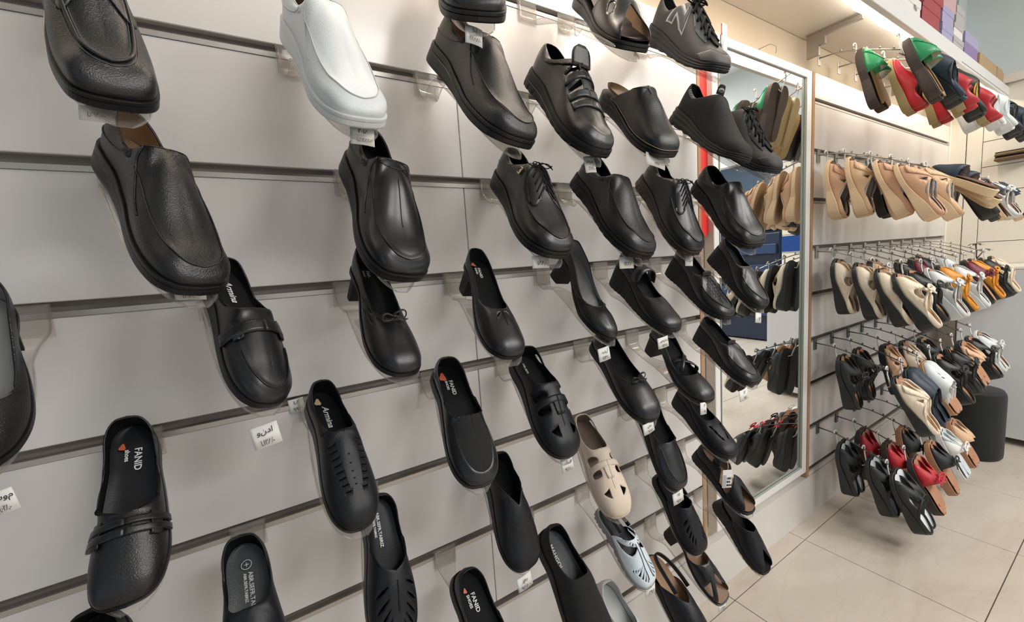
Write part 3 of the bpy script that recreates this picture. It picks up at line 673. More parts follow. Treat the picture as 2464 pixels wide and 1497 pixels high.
# ------------------------------------------------------------------ leathers
K = (.006, .006, .0075)
LB = mat('black_leather', K, .36, grain=.14, gscale=900, spec=.5, crinkle=.5, coat=.22)
LG = mat('black_pebbled_leather', K, .36, grain=.26, gscale=700, spec=.6, crinkle=.3)
LS = mat('black_smooth_leather', (.006, .006, .008), .36, grain=.08, gscale=900, spec=.5, coat=.22)
LP = mat('black_polished_leather', (.008, .008, .009), .30, grain=.05, gscale=900, spec=.6)
LM = mat('black_matte_synthetic', (.007, .008, .011), .42, grain=.14, gscale=900, spec=.35)
LN = mat('charcoal_nubuck', (.022, .021, .022), .62, grain=.3, gscale=900)
KN = mat('black_knit', (.011, .011, .012), .85, grain=.8, gscale=900)
EL = mat('black_elastic', (.012, .012, .013), .7, grain=.6, gscale=1200)
WL = mat('white_leather', (.74, .78, .80), .42, grain=.25, gscale=500)
WS = mat('white_sole', (.72, .755, .77), .45)
BL = mat('beige_leather', (.73, .60, .48), .5, grain=.12, gscale=700)
BS = mat('beige_sole', (.66, .53, .42), .5)
SO = mat('black_rubber', (.008, .008, .009), .40, spec=.4)
SM = mat('black_rubber_matte', (.009, .009, .010), .55, spec=.35)
SN = mat('grey_rubber', (.20, .21, .22), .5)
LI = mat('black_lining', (.006, .0065, .0075), .8, spec=.25)
LT = mat('tan_lining', (.43, .29, .18), .6, var=.1)
LC = mat('brown_lining', (.20, .115, .065), .65, var=.1)
LGY = mat('grey_lining', (.17, .17, .175), .5, var=.15)
LD = mat('dark_grey_insole', (.05, .055, .06), .5, grain=.3, gscale=500)
PR = mat('white_print', (.78, .78, .76), .5)
PO = mat('orange_print', (.62, .12, .05), .5)
PT = mat('tan_print', (.66, .46, .28), .5)
GD = mat('gold_metal', (.72, .56, .30), .25, metal=1)
SV = mat('silver_metal', (.7, .7, .7), .25, metal=1)
WB = mat('blue_white_leather', (.70, .78, .84), .4, grain=.1, gscale=700)
LAB = mat('grey_print', (.34, .34, .35), .6)
TH = mat('thread_grey', (.15, .14, .13), .7)
POSE = {1: (-0.1725, -0.0457, 1.6536, 23.6388, 53.7489, 0.2647, -5.2987, 0.8141), 2: (0.0911, -0.0469, 1.6362, 15.3246, 47.0701, 0.2709, -5.915, 0.8607), 3: (0.3811, -0.0479, 1.8244, -15.9776, 49.0457, 0.2807, -0.7807, 0.9461), 4: (0.3256, -0.0599, 1.6389, 13.998, 48.2338, 0.2827, 1.3981, 0.9903), 5: (0.6995, -0.0517, 1.8319, -9.6848, 47.3857, 0.2635, 0.2679, 0.9708), 6: (0.9632, -0.0318, 1.8187, -6.2561, 41.2681, 0.2729, -0.5716, 0.9966), 7: (0.55, -0.0512, 1.6377, 2.4137, 49.0989, 0.2746, 3.0126, 0.9737), 8: (0.766, -0.0476, 1.6314, -1.8471, 45.9718, 0.2585, -3.5269, 0.9187), 9: (1.0487, -0.0379, 1.6185, -10.6239, 39.6808, 0.275, 10.0231, 1.0583), 10: (1.1726, -0.0332, 1.6013, -3.6872, 39.8372, 0.2783, 0.3865, 0.996), 11: (-0.1548, -0.0425, 1.4298, 28.9185, 47.1422, 0.2681, 5.2841, 0.7957), 12: (0.158, -0.0476, 1.4399, 5.0905, 50.7068, 0.2711, 11.7163, 0.9445), 13: (0.456, -0.0396, 1.4261, -3.9597, 41.9515, 0.2667, 7.4742, 0.9859), 14: (0.6658, -0.044, 1.4305, -0.715, 45.6935, 0.2697, 10.3182, 1.0511), 15: (0.897, -0.0399, 1.4438, -5.2887, 52.5987, 0.2612, 4.8378, 0.9541), 16: (1.1311, -0.0468, 1.4371, -11.1065, 46.3119, 0.271, -2.7224, 0.9192), 17: (-0.2768, -0.0429, 1.1993, 4.1988, 31.1435, 0.2264, -0.2997, 0.9848), 18: (-0.0654, -0.0523, 1.2611, 19.9333, 48.9532, 0.2357, 16.4046, 0.8912), 19: (0.134, -0.0451, 1.2211, 9.072, 33.7988, 0.2263, 6.6172, 0.9551), 20: (0.3511, -0.0436, 1.2169, -0.4765, 36.0469, 0.2239, 6.886, 0.9949), 21: (0.5833, -0.0439, 1.2244, 3.8862, 40.7457, 0.2249, 7.6848, 1.01), 22: (0.776, -0.0458, 1.185, -3.2676, 30.7788, 0.2223, 0.8483, 1.0125), 23: (0.9976, -0.0452, 1.1953, -4.466, 34.0826, 0.2233, 0.6486, 1.0035), 24: (1.2033, -0.0432, 1.2228, -5.9395, 42.0732, 0.2238, 1.7459, 1.0029), 25: (-0.1837, -0.0081, 1.0401, 0.4474, 45.7, 0.2354, 1.4397, 0.9442), 26: (0.053, -0.0483, 1.0419, 9.1511, 43.5864, 0.2337, 3.4893, 0.8482), 27: (0.2803, -0.0513, 1.0466, -2.6782, 43.9442, 0.2388, 6.123, 0.991), 28: (0.4588, -0.0519, 1.0321, -1.1964, 42.9386, 0.2348, 6.0243, 1.0545), 29: (0.6959, -0.0532, 1.0336, -6.6152, 36.6416, 0.2369, 0.2116, 1.009), 30: (0.888, -0.0536, 0.9939, -2.8078, 29.496, 0.2202, -1.6608, 1.0177), 31: (1.1103, -0.0523, 0.9865, -4.7751, 29.9852, 0.214, -1.6678, 1.012), 32: (-0.0707, -0.0622, 0.8293, 1.1238, 38.2101, 0.2442, -0.0763, 0.9931), 33: (0.1246, -0.0497, 0.8318, -4.0768, 53.1275, 0.231, 13.4306, 0.9835), 34: (0.3693, -0.045, 0.8327, 4.5519, 56.3843, 0.2255, 2.3783, 1.0537), 35: (0.4872, -0.0728, 0.6193, 0.0402, 41.5848, 0.2647, 0.3415, 0.9984), 36: (0.6294, -0.0477, 0.834, -12.6493, 36.1547, 0.23, -5.5189, 0.9246), 37: (0.675, -0.0578, 0.5946, 9.3998, 42.1841, 0.1945, -6.0024, 0.99), 38: (0.2728, -0.0734, 0.6219, 2.789, 44.0676, 0.2478, 4.0125, 1.0226), 39: (0.8481, -0.0475, 0.8468, -2.2106, 57.1763, 0.2381, 3.1554, 1.0418), 40: (1.0059, -0.0518, 0.8095, -8.0497, 27.3813, 0.2165, 0.1489, 1.0053), 41: (1.0962, -0.0508, 0.6116, 0.0883, 32.4404, 0.2075, -2.0388, 0.9992), 42: (1.189, -0.0587, 0.4174, 2.4312, 44.0718, 0.2202, -2.7407, 0.9965), 44: (0.8205, -0.0866, 0.4088, -2.5799, 37.5685, 0.2413, -3.5903, 0.9805), 45: (0.6342, -0.0809, 0.4156, -0.6519, 41.5608, 0.2443, -0.6463, 0.9945), 46: (-0.2334, -0.0724, 0.8112, 3.8589, 43.851, 0.2434, -0.8347, 0.9868), 51: (0.9092, -0.0552, 0.6084, -3.7477, 47.5179, 0.2102, -5.0199, 1.0359), 53: (0.9436, -0.0522, 0.4199, 10.3338, 37.0677, 0.2148, -8.799, 0.9936)}
def start(i, sp, label, group='shoes on the main shoe wall', cat='shoe', name='shoe', **kw):
    P = POSE[i]; S = spec(**{**SP[sp], 'L': P[5], **kw}); M = pose_matrix((*P[:5], P[6])); ws = P[7]
    for q in ('wf', 'wh', 'ww'): S[q] = S[q]*ws
    wo = 1.14 if P[5] < .256 and sp != 'clog' else 1.04
    S['op'] = [(a*ws*wo, b, c) for a, b, c in S['op']]
    T = empty(name, label, cat, group, M); return S, T
def leaf(s, k, ls, lk, a=0, n=6):
    out = []
    for t in range(n+1): u = t/n*2-1; out.append((u*ls, (1-u*u)*lk))
    for t in range(1, n): u = 1-t/n*2; out.append((u*ls, -(1-u*u)*lk))
    c, d = cos(a), sin(a); return [(s+x*c-y*d*.6, k+x*d/.6+y*c) for x, y in out]
def quad(s0, s1, k0, k1): return [(s0, k0), (s1, k0), (s1, k1), (s0, k1)]
def mir(h): return [(-a, b) for a, b in h]
def sy(S, y, k):
    """s where the surface at height k crosses the plane y (in shoe lengths)"""
    a = np.linspace(0, 1, 240); Y = surf(S, a, k)[:, 1]/S['L']; return float(np.interp(-y, -Y, a))
def yk(S, pts, sg=1): return [(sg*sy(S, y, k), k) for y, k in pts]
def ykb(S, H): return [yk(S, h, g) for h in H for g in (1, -1)]
def across(S, T, y0, y1, m, k0=.1, off=.0012, thick=.0014, name='strap', n=10, k0b=None):
    """a strip lying straight across the foot between two lengths y0..y1"""
    for sg in (1, -1):
        K = np.linspace(k0, 1, 18); YY = np.linspace(y0, y1, 5); A = np.array([[sg*sy(S, y, k) for y in YY] for k in K]); KK = np.repeat(K[:, None], 5, 1)
        V = (surf(S, A, KK)+snorm(S, A, KK)*off).reshape(-1, 3); F = [(i*5+j, i*5+j+1, (i+1)*5+j+1, (i+1)*5+j) for i in range(17) for j in range(4)]
        if sg > 0: F = [f[::-1] for f in F]
        o = mesh_obj(name, V, F, m, T); d = o.modifiers.new('t', 'SOLIDIFY'); d.thickness = thick*2; d.offset = 0
def both(H): return H+[mir(h) for h in H]
def laces(S, T, rows, m, r=.0016, w=.10, bow=True, kx=.97, name='lace'):
    """crossing laces lying over the throat"""
    b = MB()
    for i, a in enumerate(rows):
        pts = []
        for t in np.linspace(-1, 1, 13):
            s = a*np.sign(t) if t else a; kk = 1-(1-kx)*abs(t)-w*abs(t)**1.5
            p = surf(S, s if t != 0 else a, kk); n = snorm(S, s, min(kk, .98))
            pts.append(p+n*(r*1.1+.003*(1-abs(t))))
        b.tube(pts, r, 6, 0, True, .7)
    o = b.build(name, m, T, True)
    if bow:
        a = rows[0]; p = surf(S, a, 1.0)+np.array([0, 0, .006]); b = MB()
        for sg in (-1, 1):
            for l, z, e in ((.022, .006, .012), (.030, -.004, -.004)):
                q = [p+np.array([sg*l*t, .004*sin(3*t)+e*t*t, z*sin(pi*t)]) for t in np.linspace(0, 1, 8)]
                if e > 0: q += [p+np.array([sg*l*(1-t), -.008*sin(pi*t)+e*(1-t)**2, z*.2]) for t in np.linspace(.1, 1, 7)]
                b.tube(q, r*.9, 6, 0, True, .7)
        b.ball(tuple(p), r*2.2, 8); b.build('lace_bow', m, T, True)
def bowtie(S, T, s, m, w=.020, y=None):
    """leather bow at the throat: two loops, two tails, a knot"""
    p = surf(S, s, 1.0)+np.array([0, .003, .004]); b = MB()
    for sg in (-1, 1):
        q = [p+np.array([sg*w*sin(pi*t)*1.0, .004*sg-.006*cos(pi*t)*sin(pi*t), .006*sin(2*pi*t)+.004]) for t in np.linspace(0, 1, 12)]
        b.tube(q, .0022, 6, 0, True, .45)
        q = [p+np.array([sg*w*1.05*t, .006*t+.004*sin(4*t), .003-.003*t]) for t in np.linspace(0, 1, 7)]
        b.tube(q, [.0024]*5+[.0018, .0008], 6, 0, True, .4)
    b.ball(tuple(p+np.array([0, 0, .003])), .0042, 8, 0, (1, .8, .7)); return b.build('bow', m, T, True)
def slipon(i, label, ml, lin, so=SO, tread=0, strap=False, seamm=None, badge=False, gore=EL, sp='slip', **kw):
    S, T = start(i, sp, label, **kw)
    upper(S, ml, lin, T)
    sole(S, so, T, tread=tread)
    insole(S, lin, T)
    g = [(.705, .965), (.668, .965), (.635, .75), (.60, .52), (.63, .47), (.68, .62)]
    if gore:
        for q in (g, mir(g)): band(S, smoothpoly(q, 3), gore, T, 'elastic_gore', .0005, .0008)
    L = [[(.60, .99), (.575, .8), (.56, .55), (.50, .36), (.42, .30)], [(.665, .99), (.655, .75), (.63, .55), (.70, .42), (.80, .34), (.90, .25)]]
    seams(S, both(L), seamm or ml, T, .0011)
    k0 = S['seam'][0]
    seams(S, [[(a, k0-.12*max(0, abs(a)-.25)+.0) for a in np.linspace(-.56, .56, 17)]], seamm or ml, T, .0009, n=90, off=.0006)
    seams(S, [[(.635, .97), (.62, .93), (.61, .90), (.55, .955), (.47, .985)], [(-.635, .97), (-.62, .93), (-.61, .90), (-.55, .955), (-.47, .985)]], seamm or ml, T, .0005, 'stitching')
    seams(S, [[(a, .955) for a in np.linspace(.68, 1, 9)], [(-a, .955) for a in np.linspace(.68, 1, 9)]], seamm or ml, T, .0006, 'collar_stitching')
    return S, T
# 1 loafer at the top left
S, T = start(1, 'loafer', 'black glossy moccasin loafer with a strap, cut off at the top left corner')
upper(S, LG, LT, T); sole(S, SO, T); insole(S, LT, T)
seams(S, [[(a, S['seam'][0]-.12*max(0, abs(a)-.25)) for a in np.linspace(-.56, .56, 21)]], LB, T, .0022, 'apron_seam', .0008, 110)
for q in (.66, .58): seams(S, [[(a, q-.12*max(0, abs(a)-.25)) for a in np.linspace(-.5, .5, 21)]], TH, T, .0004, 'stitching', .0008, 110)
g = [(.40, .50), (.33, .60), (.31, 1), (.40, 1), (.44, .60)]
for q in (g, mir(g)): band(S, q, LB, T, 'strap', .0022, .0018)
# 2 white
slipon(2, 'white leather slip-on shoe with a thick white sole', WL, mat('brown_lining_dark', (.16, .09, .06), .6), WS, gore=WL, seamm=mat('pale_thread', (.62, .64, .64), .6))
slipon(3, 'black shoe cut off by the top edge above the slip-on with the tag tucked inside', LB, LI)
S, T = slipon(4, 'black slip-on shoe with a brown lining, second slip-on from the white one in its row', LG, LT)
# 5 slide with two straps
S, T = start(5, 'clog', 'black open mule with wide crossing straps at the top edge, left of the lettered sneaker', op=[(0, .05, .135), (.06, .06, .135), (.11, .2, .13), (.11, .35, .14), (.10, .48, .20), (.08, .54, .27), (.05, .56, .30), (0, .56, .31)], ridge=[(.56, .31), (.66, .28), (.76, .23), (.85, .185), (.92, .15), (.97, .12), (.985, .10)], s1=.44)
H = both([leaf(.30, .62, .055, .16, .2)])
upper(S, LB, LT, T, [[(-.56, 0), (-.13, 0), (-.2, 1), (-.5, 1)], [(.13, 0), (.56, 0), (.5, 1), (.2, 1)]], [leaf(.36, .5, .04, .12), leaf(-.36, .5, .04, .12)])
sole(S, SO, T); insole(S, mat('dark_footbed', (.03, .022, .018), .6, var=.15), T, sc=.97, cup=.03)
# 6 sneaker with N
def sneaker(i, label, knit=False, **kw):
    S, T = start(i, 'sneaker', label, **kw)
    upper(S, KN if knit else LN, LI, T)
    sole(S, SM, T, [(.2, 1.15), (.9, 1.15), (1.3, .95), (1.0, .80), (1.5, .62), (1.1, .50), (1.6, .30), (1.4, .08), (.6, 0)], tread=22)
    insole(S, LI, T)
    return S, T
S, T = sneaker(6, 'dark grey running sneaker with a big letter on the side and thick black laces')
for q in ([(0, .06), (.27, .08), (.30, .16), (.13, .42), (0, .46)], ):
    g = smoothpoly([(-a, b) for a, b in q[1:]][::-1]+[(0.0, .46)]+[(a, b) for a, b in q[1:-1]], 3)
    band(S, [(.0, .04), (.25, .05), (.30, .20), (.18, .45), (0, .52), (-.18, .45), (-.30, .20), (-.25, .05)], mat('grey_nubuck', (.10, .095, .09), .55, grain=.2, gscale=900), T, 'toe_cap', .0006, .001)
N0 = [(.658, .30), (.658, .74), (.622, .74), (.532, .50), (.532, .74), (.496, .74), (.496, .30), (.532, .30), (.622, .54), (.622, .30)]
N1 = [(.672, .26), (.672, .78), (.612, .78), (.546, .60), (.546, .78), (.482, .78), (.482, .26), (.542, .26), (.608, .44), (.608, .26)]
band(S, N1, mat('light_grey_trim', (.33, .33, .33), .5), T, 'letter_outline', .0007, .001); band(S, N0, mat('slate_fill', (.05, .055, .07), .5), T, 'letter', .0014, .001)
for sg in (1, -1): band(S, [(sg*a, b) for a, b in [(.40, .86), (.47, .80), (.36, .60), (.24, .62), (.20, .8), (.30, .97), (.44, 1)]], mat('slate_leather', (.05, .055, .065), .45), T, 'eyestay', .0012, .0012)
laces(S, T, [.44, .38, .32, .26, .21], LI, .0032, .22)
band(S, [(.47, .90), (.47, 1), (-.47, 1), (-.47, .90), (-.40, .86), (.40, .86)], LI, T, 'tongue', .004, .004)
# 7 velcro fisherman
S, T = start(7, 'derby', 'black fisherman shoe with cut-out slots and a hook-and-loop ankle strap')
H = ykb(S, [[(.43, .50), (.40, .86), (.445, .88), (.455, .55)], [(.55, .50), (.52, .84), (.56, .86), (.575, .55)]])
upper(S, LB, LI, T, None, H); sole(S, SM, T, tread=30, layers=[(.3, 1.2), (1, 1.2), (1.3, .95), (1.3, .6), (1, .55), (1.5, .5), (1.5, .2), (1.2, .03), (.5, 0)]); insole(S, LI, T)
band(S, [(.74, .52), (.74, .70), (.50, .97), (.44, 1.0), (.43, .90), (.50, .78), (.70, .52)], LM, T, 'strap', .0028, .0022)
band(S, [(.47, .86), (.47, 1), (.43, 1), (.43, .86)], LP, T, 'strap_loop', .005, .002)
for y0, y1, o_ in ((.455, .515, .0014), (.585, .64, .0014), (.66, .715, .0014)): across(S, T, y0, y1, LB, .45, o_, .0014, 'cross_band')
b = MB(); p = surf(S, .46, 1.0)/S['L']; b2_ = []
for t in np.linspace(0, 1, 7): b2_.append([( (u*.085*sqrt(max(.12, 1-.85*t**5))), p[1]+.05-.10*t+.0, p[2]-.022+.095*t) for u in np.linspace(-1, 1, 9)])
V = np.array(b2_).reshape(-1, 3); V[:, 2] -= .25*V[:, 0]**2*20*.1; V *= S['L']
o = mesh_obj('tongue', V, [(i*9+j, i*9+j+1, (i+1)*9+j+1, (i+1)*9+j) for i in range(6) for j in range(8)], LB, T); o.modifiers.new('t', 'SOLIDIFY').thickness = .004
# 8 clog mule
S, T = start(8, 'clog', 'black backless clog mule with a stitched edge and a tan footbed')
upper(S, LG, LT, T, [[(-.72, 0), (.72, 0), (.62, 1), (-.62, 1)]], ()); sole(S, SO, T)
insole(S, mat('cork_brown', (.20, .13, .075), .6, var=.2), T, sc=.99, cup=.045, lift=.03)
seams(S, [[(a, .07) for a in np.linspace(-.7, .7, 25)]], mat('tan_thread', (.35, .26, .17), .7), T, .0008, 'stitching', .0006, 150)
band(S, [(.66, .80), (.66, .97), (.62, .998), (.46, .998), (.46, .9), (.58, .84)], LB, T, 'collar_band', .001, .001); seams(S, [[(.66, .76), (.58, .80), (.50, .86), (.46, .90), (.40, .93)]], LB, T, .0007)
# 9 knit and 10 trainers
S, T = sneaker(9, 'plain black knit slip-on sneaker with pale heel stripes', knit=True, wf=.165)
for i in range(7): band(S, quad(.76+.016*i, .767+.016*i, .70, .95), LAB, T, 'heel_stripe', .0008, .0006)
p = surf(S, .46, 1.0)/S['L']; V = []
for t in np.linspace(0, 1, 7):
    for u in np.linspace(-1, 1, 9): V.append((u*.045*(1-.3*t**3), p[1]-.02-.03*t, p[2]-.004+.075*t-.004*u*u))
V = np.array(V)*S['L']; o = mesh_obj('tongue_tab', V, [(i*9+j, i*9+j+1, (i+1)*9+j+1, (i+1)*9+j) for i in range(6) for j in range(8)], KN, T); o.modifiers.new('t', 'SOLIDIFY').thickness = .004
c_ = V.reshape(7, 9, 3)[3, 4]; b = MB(); b.ball((c_[0]+.002, c_[1]+.0046, c_[2]-.001), .011, 12, 0, (1, .18, .55)); o = b.build('patch', LAB, T, True, label='pale oval tab patch')
b = MB(); b.tube([(c_[0]+.009-.002*i*1.3, c_[1]+.0068, c_[2]-.003+.004*abs(sin(i*.42))-.0004*i) for i in range(7)], [.0004, .0008, .0012, .0014, .0011, .0007, .0003], 5); b.build('swoosh_mark', KN, T, True)
S, T = sneaker(10, 'black laced sneaker hanging right in front of the mirror behind the knit sneaker', wf=.165)
for sg in (1, -1): band(S, [(sg*a, b) for a, b in [(.46, .80), (.47, .72), (.36, .56), (.22, .58), (.18, .8), (.30, .97), (.44, 1)]], LM, T, 'eyestay', .0012, .0012)
band(S, [(.0, .04), (.22, .05), (.28, .20), (.18, .42), (0, .48), (-.18, .42), (-.28, .20), (-.22, .05)], LN, T, 'toe_cap', .0006, .001)
laces(S, T, [.44, .38, .32, .26, .21], LI, .0026, .25)
band(S, [(.47, .90), (.47, 1), (-.47, 1), (-.47, .90), (-.40, .86), (.40, .86)], LI, T, 'tongue', .004, .004)
# 11-16
slipon(11, 'large black pebbled slip-on shoe with a tan lining, nearest the camera', LG, LT)
S, T = slipon(12, 'black smooth slip-on shoe with a square tongue, right below the white shoe', LP, LI, gore=EL)
seams(S, [[(.10, .97), (.28, .985), (.36, .99)]], LB, T, .0008); g = leaf(.0, 0, .01, .01)
b = MB(); a0 = surf(S, .36, .88); a1 = surf(S, -.36, .88)
for sg in (1, -1): seams(S, [yk(S, [(.405, .80), (.425, .86), (.435, .93), (.437, .995)], sg)], LB, T, .0008, 'tongue_mark')
def derby(i, label, ml, badge=False, tread=0, rows=(.44, .40, .36, .32), so=SO, lc=LI):
    S, T = start(i, 'derby', label)
    upper(S, ml, LI, T); sole(S, so, T, tread=tread); insole(S, LI, T)
    k0 = S['seam'][0]; seams(S, [[(a, k0-.12*max(0, abs(a)-.25)) for a in np.linspace(-.5, .5, 21)]], ml, T, .0012, 'apron_seam', .0007, 110)
    F = [(.47, .995), (.38, .995), (.30, .93), (.31, .70), (.38, .55), (.47, .60), (.56, .66), (.60, .80), (.58, .97)]
    for q in (F, mir(F)): band(S, smoothpoly(q, 2), ml, T, 'lace_flap', .0012, .0015)
    laces(S, T, rows, lc, .0014, .20)
    seams(S, both([[(.66, .96), (.72, .6), (.80, .35), (.9, .25)]]), ml, T)
    if badge:
        M = surf_frame(S, .585, .60, .0036); b = MB(); b.box((-.0045, -.007, -.001), (.0045, .007, .001), 0, None, .0008); o = b.build('badge', GD, T); o.matrix_local = M; o['label'] = 'small gold metal emblem'
        b = MB(); b.tube([(.0025, .004, .0012), (-.001, .0045, .0012), (-.0025, .001, .0012), (-.0015, -.004, .0012), (.002, -.0035, .0012)], .0007, 5); o2 = b.build('emblem_line', LI, o, True)
    return S, T
derby(13, 'black laced derby shoe with a small gold emblem on the side', LB, True)
slipon(14, 'black pebbled slip-on shoe hanging between the two laced derby shoes', LG, LI, SM, tread=28)
derby(15, 'black laced derby shoe with a ridged brown-black sole, without emblem', LB, False, 26, so=mat('brown_black_rubber', (.028, .018, .014), .5), rows=(.44, .41, .38, .35, .32))
slipon(16, 'black slip-on shoe with a ridged sole, last on its row in front of the mirror', LB, LI, SM, tread=26)
# 17 pump at the left edge
S, T = start(17, 'heel', 'black pump with a grey footbed, cut off by the left edge of the photo')
upper(S, LG, LGY, T); sole(S, SO, T, [(.0, 1.0), (.6, 1.0), (.6, .1), (0, 0)]); heelblock(S, SO, T); insole(S, LGY, T)
# 18 penny
S, T = start(18, 'flat', 'black flat loafer with a plain saddle strap and white script on its insole', wf=.178, op=[(0, .03, .22), (.06, .045, .215), (.095, .12, .18), (.103, .25, .15), (.105, .36, .15), (.095, .43, .19), (.07, .455, .235), (0, .46, .25)], ridge=[(.46, .25), (.55, .235), (.66, .21), (.78, .18), (.88, .15), (.95, .12), (.985, .09)], seam=(.50, .007, .035))
upper(S, LS, LI, T); sole(S, SO, T, [(.2, 1.05), (.6, 1.05), (.7, .9), (.7, .1), (.2, 0)]); insole(S, LI, T)
def saddle(S, T, y0, y1, m, off=.0024, tabs=True):
    across(S, T, y0, y1, m, .12, off, .002)
    for sg in (1, -1):
        for yy in (y0+.006, y1-.006):
            K = np.linspace(.15, .995, 8); seams(S, [yk(S, [(yy, k) for k in K], sg)], m, T, .0011, 'strap_piping', off+.0006)
        if tabs: band(S, yk(S, [(y0-.02, .42), (y0-.02, .62), (y1+.02, .62), (y1+.02, .42)], sg), m, T, 'strap_tab', off+.0012, .0016)
saddle(S, T, .545, .615, LS)
seams(S, [[(a, S['seam'][0]+.01-.12*max(0, abs(a)-.25)) for a in np.linspace(-.36, .36, 21)]], LS, T, .001, 'apron_seam', .0006, 90)
insole_text(S, [('Armina', .072, -.005)], T, PR, .12, 0, .35, .0002)
# 19 bow heel
S, T = start(19, 'heel', 'black block-heeled pump with leaf-shaped cut-outs and a thin bow', wf=.172, op=[(0, .02, .43), (.055, .035, .42), (.09, .12, .37), (.095, .25, .31), (.10, .38, .25), (.098, .48, .22), (.075, .56, .205), (.035, .61, .20), (0, .625, .20)], ridge=[(.625, .20), (.70, .195), (.78, .175), (.86, .145), (.92, .12), (.965, .095), (.985, .07)])
H = ykb(S, [leaf(y, k, .024, .05, 2.2) for y, k in ((.40, .55), (.43, .80), (.49, .45), (.51, .70), (.53, .90), (.58, .55), (.61, .78))])
upper(S, LB, LI, T, None, H); sole(S, SO, T, [(.0, 1.0), (.7, 1.0), (.7, .1), (0, 0)]); heelblock(S, SM, T, y1=.2, w1=.8, yb=(.02, .16)); insole(S, LI, T)
bowtie(S, T, .36, LB, .022)
insole_text(S, [('FANID', .045, .0), ('SHOES', .028, -.035)], T, LAB, .12, .0, 0, .0001)
# 20
S, T = start(20, 'heel', 'black low block-heeled pump with two small slits on the vamp', op=[(0, .02, .40), (.055, .035, .39), (.088, .12, .34), (.094, .25, .28), (.098, .4, .21), (.10, .5, .18), (.075, .575, .19), (.03, .61, .205), (0, .615, .21)], ridge=[(.615, .21), (.69, .20), (.77, .18), (.85, .155), (.92, .125), (.965, .10), (.985, .075)])
upper(S, LB, LI, T, None, both([leaf(.33, .86, .012, .075, 0), [(.66, .66), (.64, .80), (.63, .8), (.65, .66)]])); sole(S, SO, T, [(.0, 1.0), (.5, 1.0), (.5, .1), (0, 0)]); heelblock(S, SM, T, y1=.21, w1=.9, yb=(.02, .19)); insole(S, LI, T, ribs=True)
seams(S, [[(a, 1.0) for a in np.linspace(.30, .06, 7)]], LB, T, .0009, 'centre_seam')
insole_text(S, [('FANID', .046, .0), ('SHOES', .028, -.032)], T, PR, .13, .0, 0, .0002)
def blob(S, T, x, y, m, r=.03, lift=.034):
    """small printed rose-like mark on the insole"""
    z = float(tab(S['zb'], np.array(y)))+lift; V = [(x*S['L'], y*S['L'], z*S['L'])]
    for i in range(14): a = i*2*pi/14; q = r*(1+.22*sin(3*a+.6)); V.append(((x+q*.75*cos(a))*S['L'], (y+q*sin(a))*S['L'], (float(tab(S['zb'], np.array(y+q*sin(a))))+lift)*S['L']))
    mesh_obj('printed_mark', V, [(0, i+1, (i+1) % 14+1) for i in range(14)], m, T, False)
blob(S, T, .03, .10, PO, .026)
# 21 grey lined pump
S, T = start(21, 'heel', 'black pointed pump with a flared block heel and a shiny grey insole', toe='almond', wf=.165)
upper(S, LP, LGY, T); sole(S, SO, T, [(.0, 1.0), (.5, 1.0), (.5, .1), (0, 0)]); heelblock(S, SM, T, y1=.21, w1=.98, yb=(.01, .19)); insole(S, LGY, T)
seams(S, [[(a, .99) for a in np.linspace(.30, 1, 25)], [(-a, .99) for a in np.linspace(.30, 1, 25)]], LB, T, .001, 'topline_piping', .0005, 90)
# 22 mary jane wedge
WLAY = [(.1, 1.05), (.5, 1.05), (.7, .95), (.9, .6), (1.0, .2), (.8, .02), (.3, 0)]
S, T = start(22, 'wedge', 'black wedge shoe with one broad strap standing over the instep', op=[(0, .02, .42), (.055, .035, .41), (.085, .12, .37), (.09, .25, .33), (.095, .4, .25), (.10, .52, .20), (.08, .60, .195), (.04, .64, .205), (0, .645, .21)], ridge=[(.645, .21), (.71, .20), (.78, .18), (.86, .155), (.92, .135), (.965, .115), (.985, .09)])
upper(S, LB, LI, T); sole(S, SM, T, WLAY, tread=40); insole(S, LI, T)
def archstrap(S, T, y, m, wid=.055, lift=.10, name='strap', hw=.10, tilt=0, x0=0, bottom_k=.9, z0=None):
    """a strap that stands free over the opening from side to side"""
    V = []; n = 15
    zc = z0 if z0 else float(tab(S['zb'], np.array(y)))+.16
    for i in range(n):
        a = pi*i/(n-1); X = cos(a)*hw; Z = sin(a)**.7
        for e in (-1, 1): V.append((X+x0+float(cx(S, np.array(y))), y+e*wid/2+tilt*X-.15*Z*lift, zc+lift*Z))
    V = np.array(V)*S['L']; o = mesh_obj(name, V, [(2*i, 2*i+1, 2*i+3, 2*i+2) for i in range(n-1)], m, T); md = o.modifiers.new('t', 'SOLIDIFY'); md.thickness = .003; md.offset = 0
    return o
archstrap(S, T, .38, LB, .115, .15, hw=.122, z0=.25)
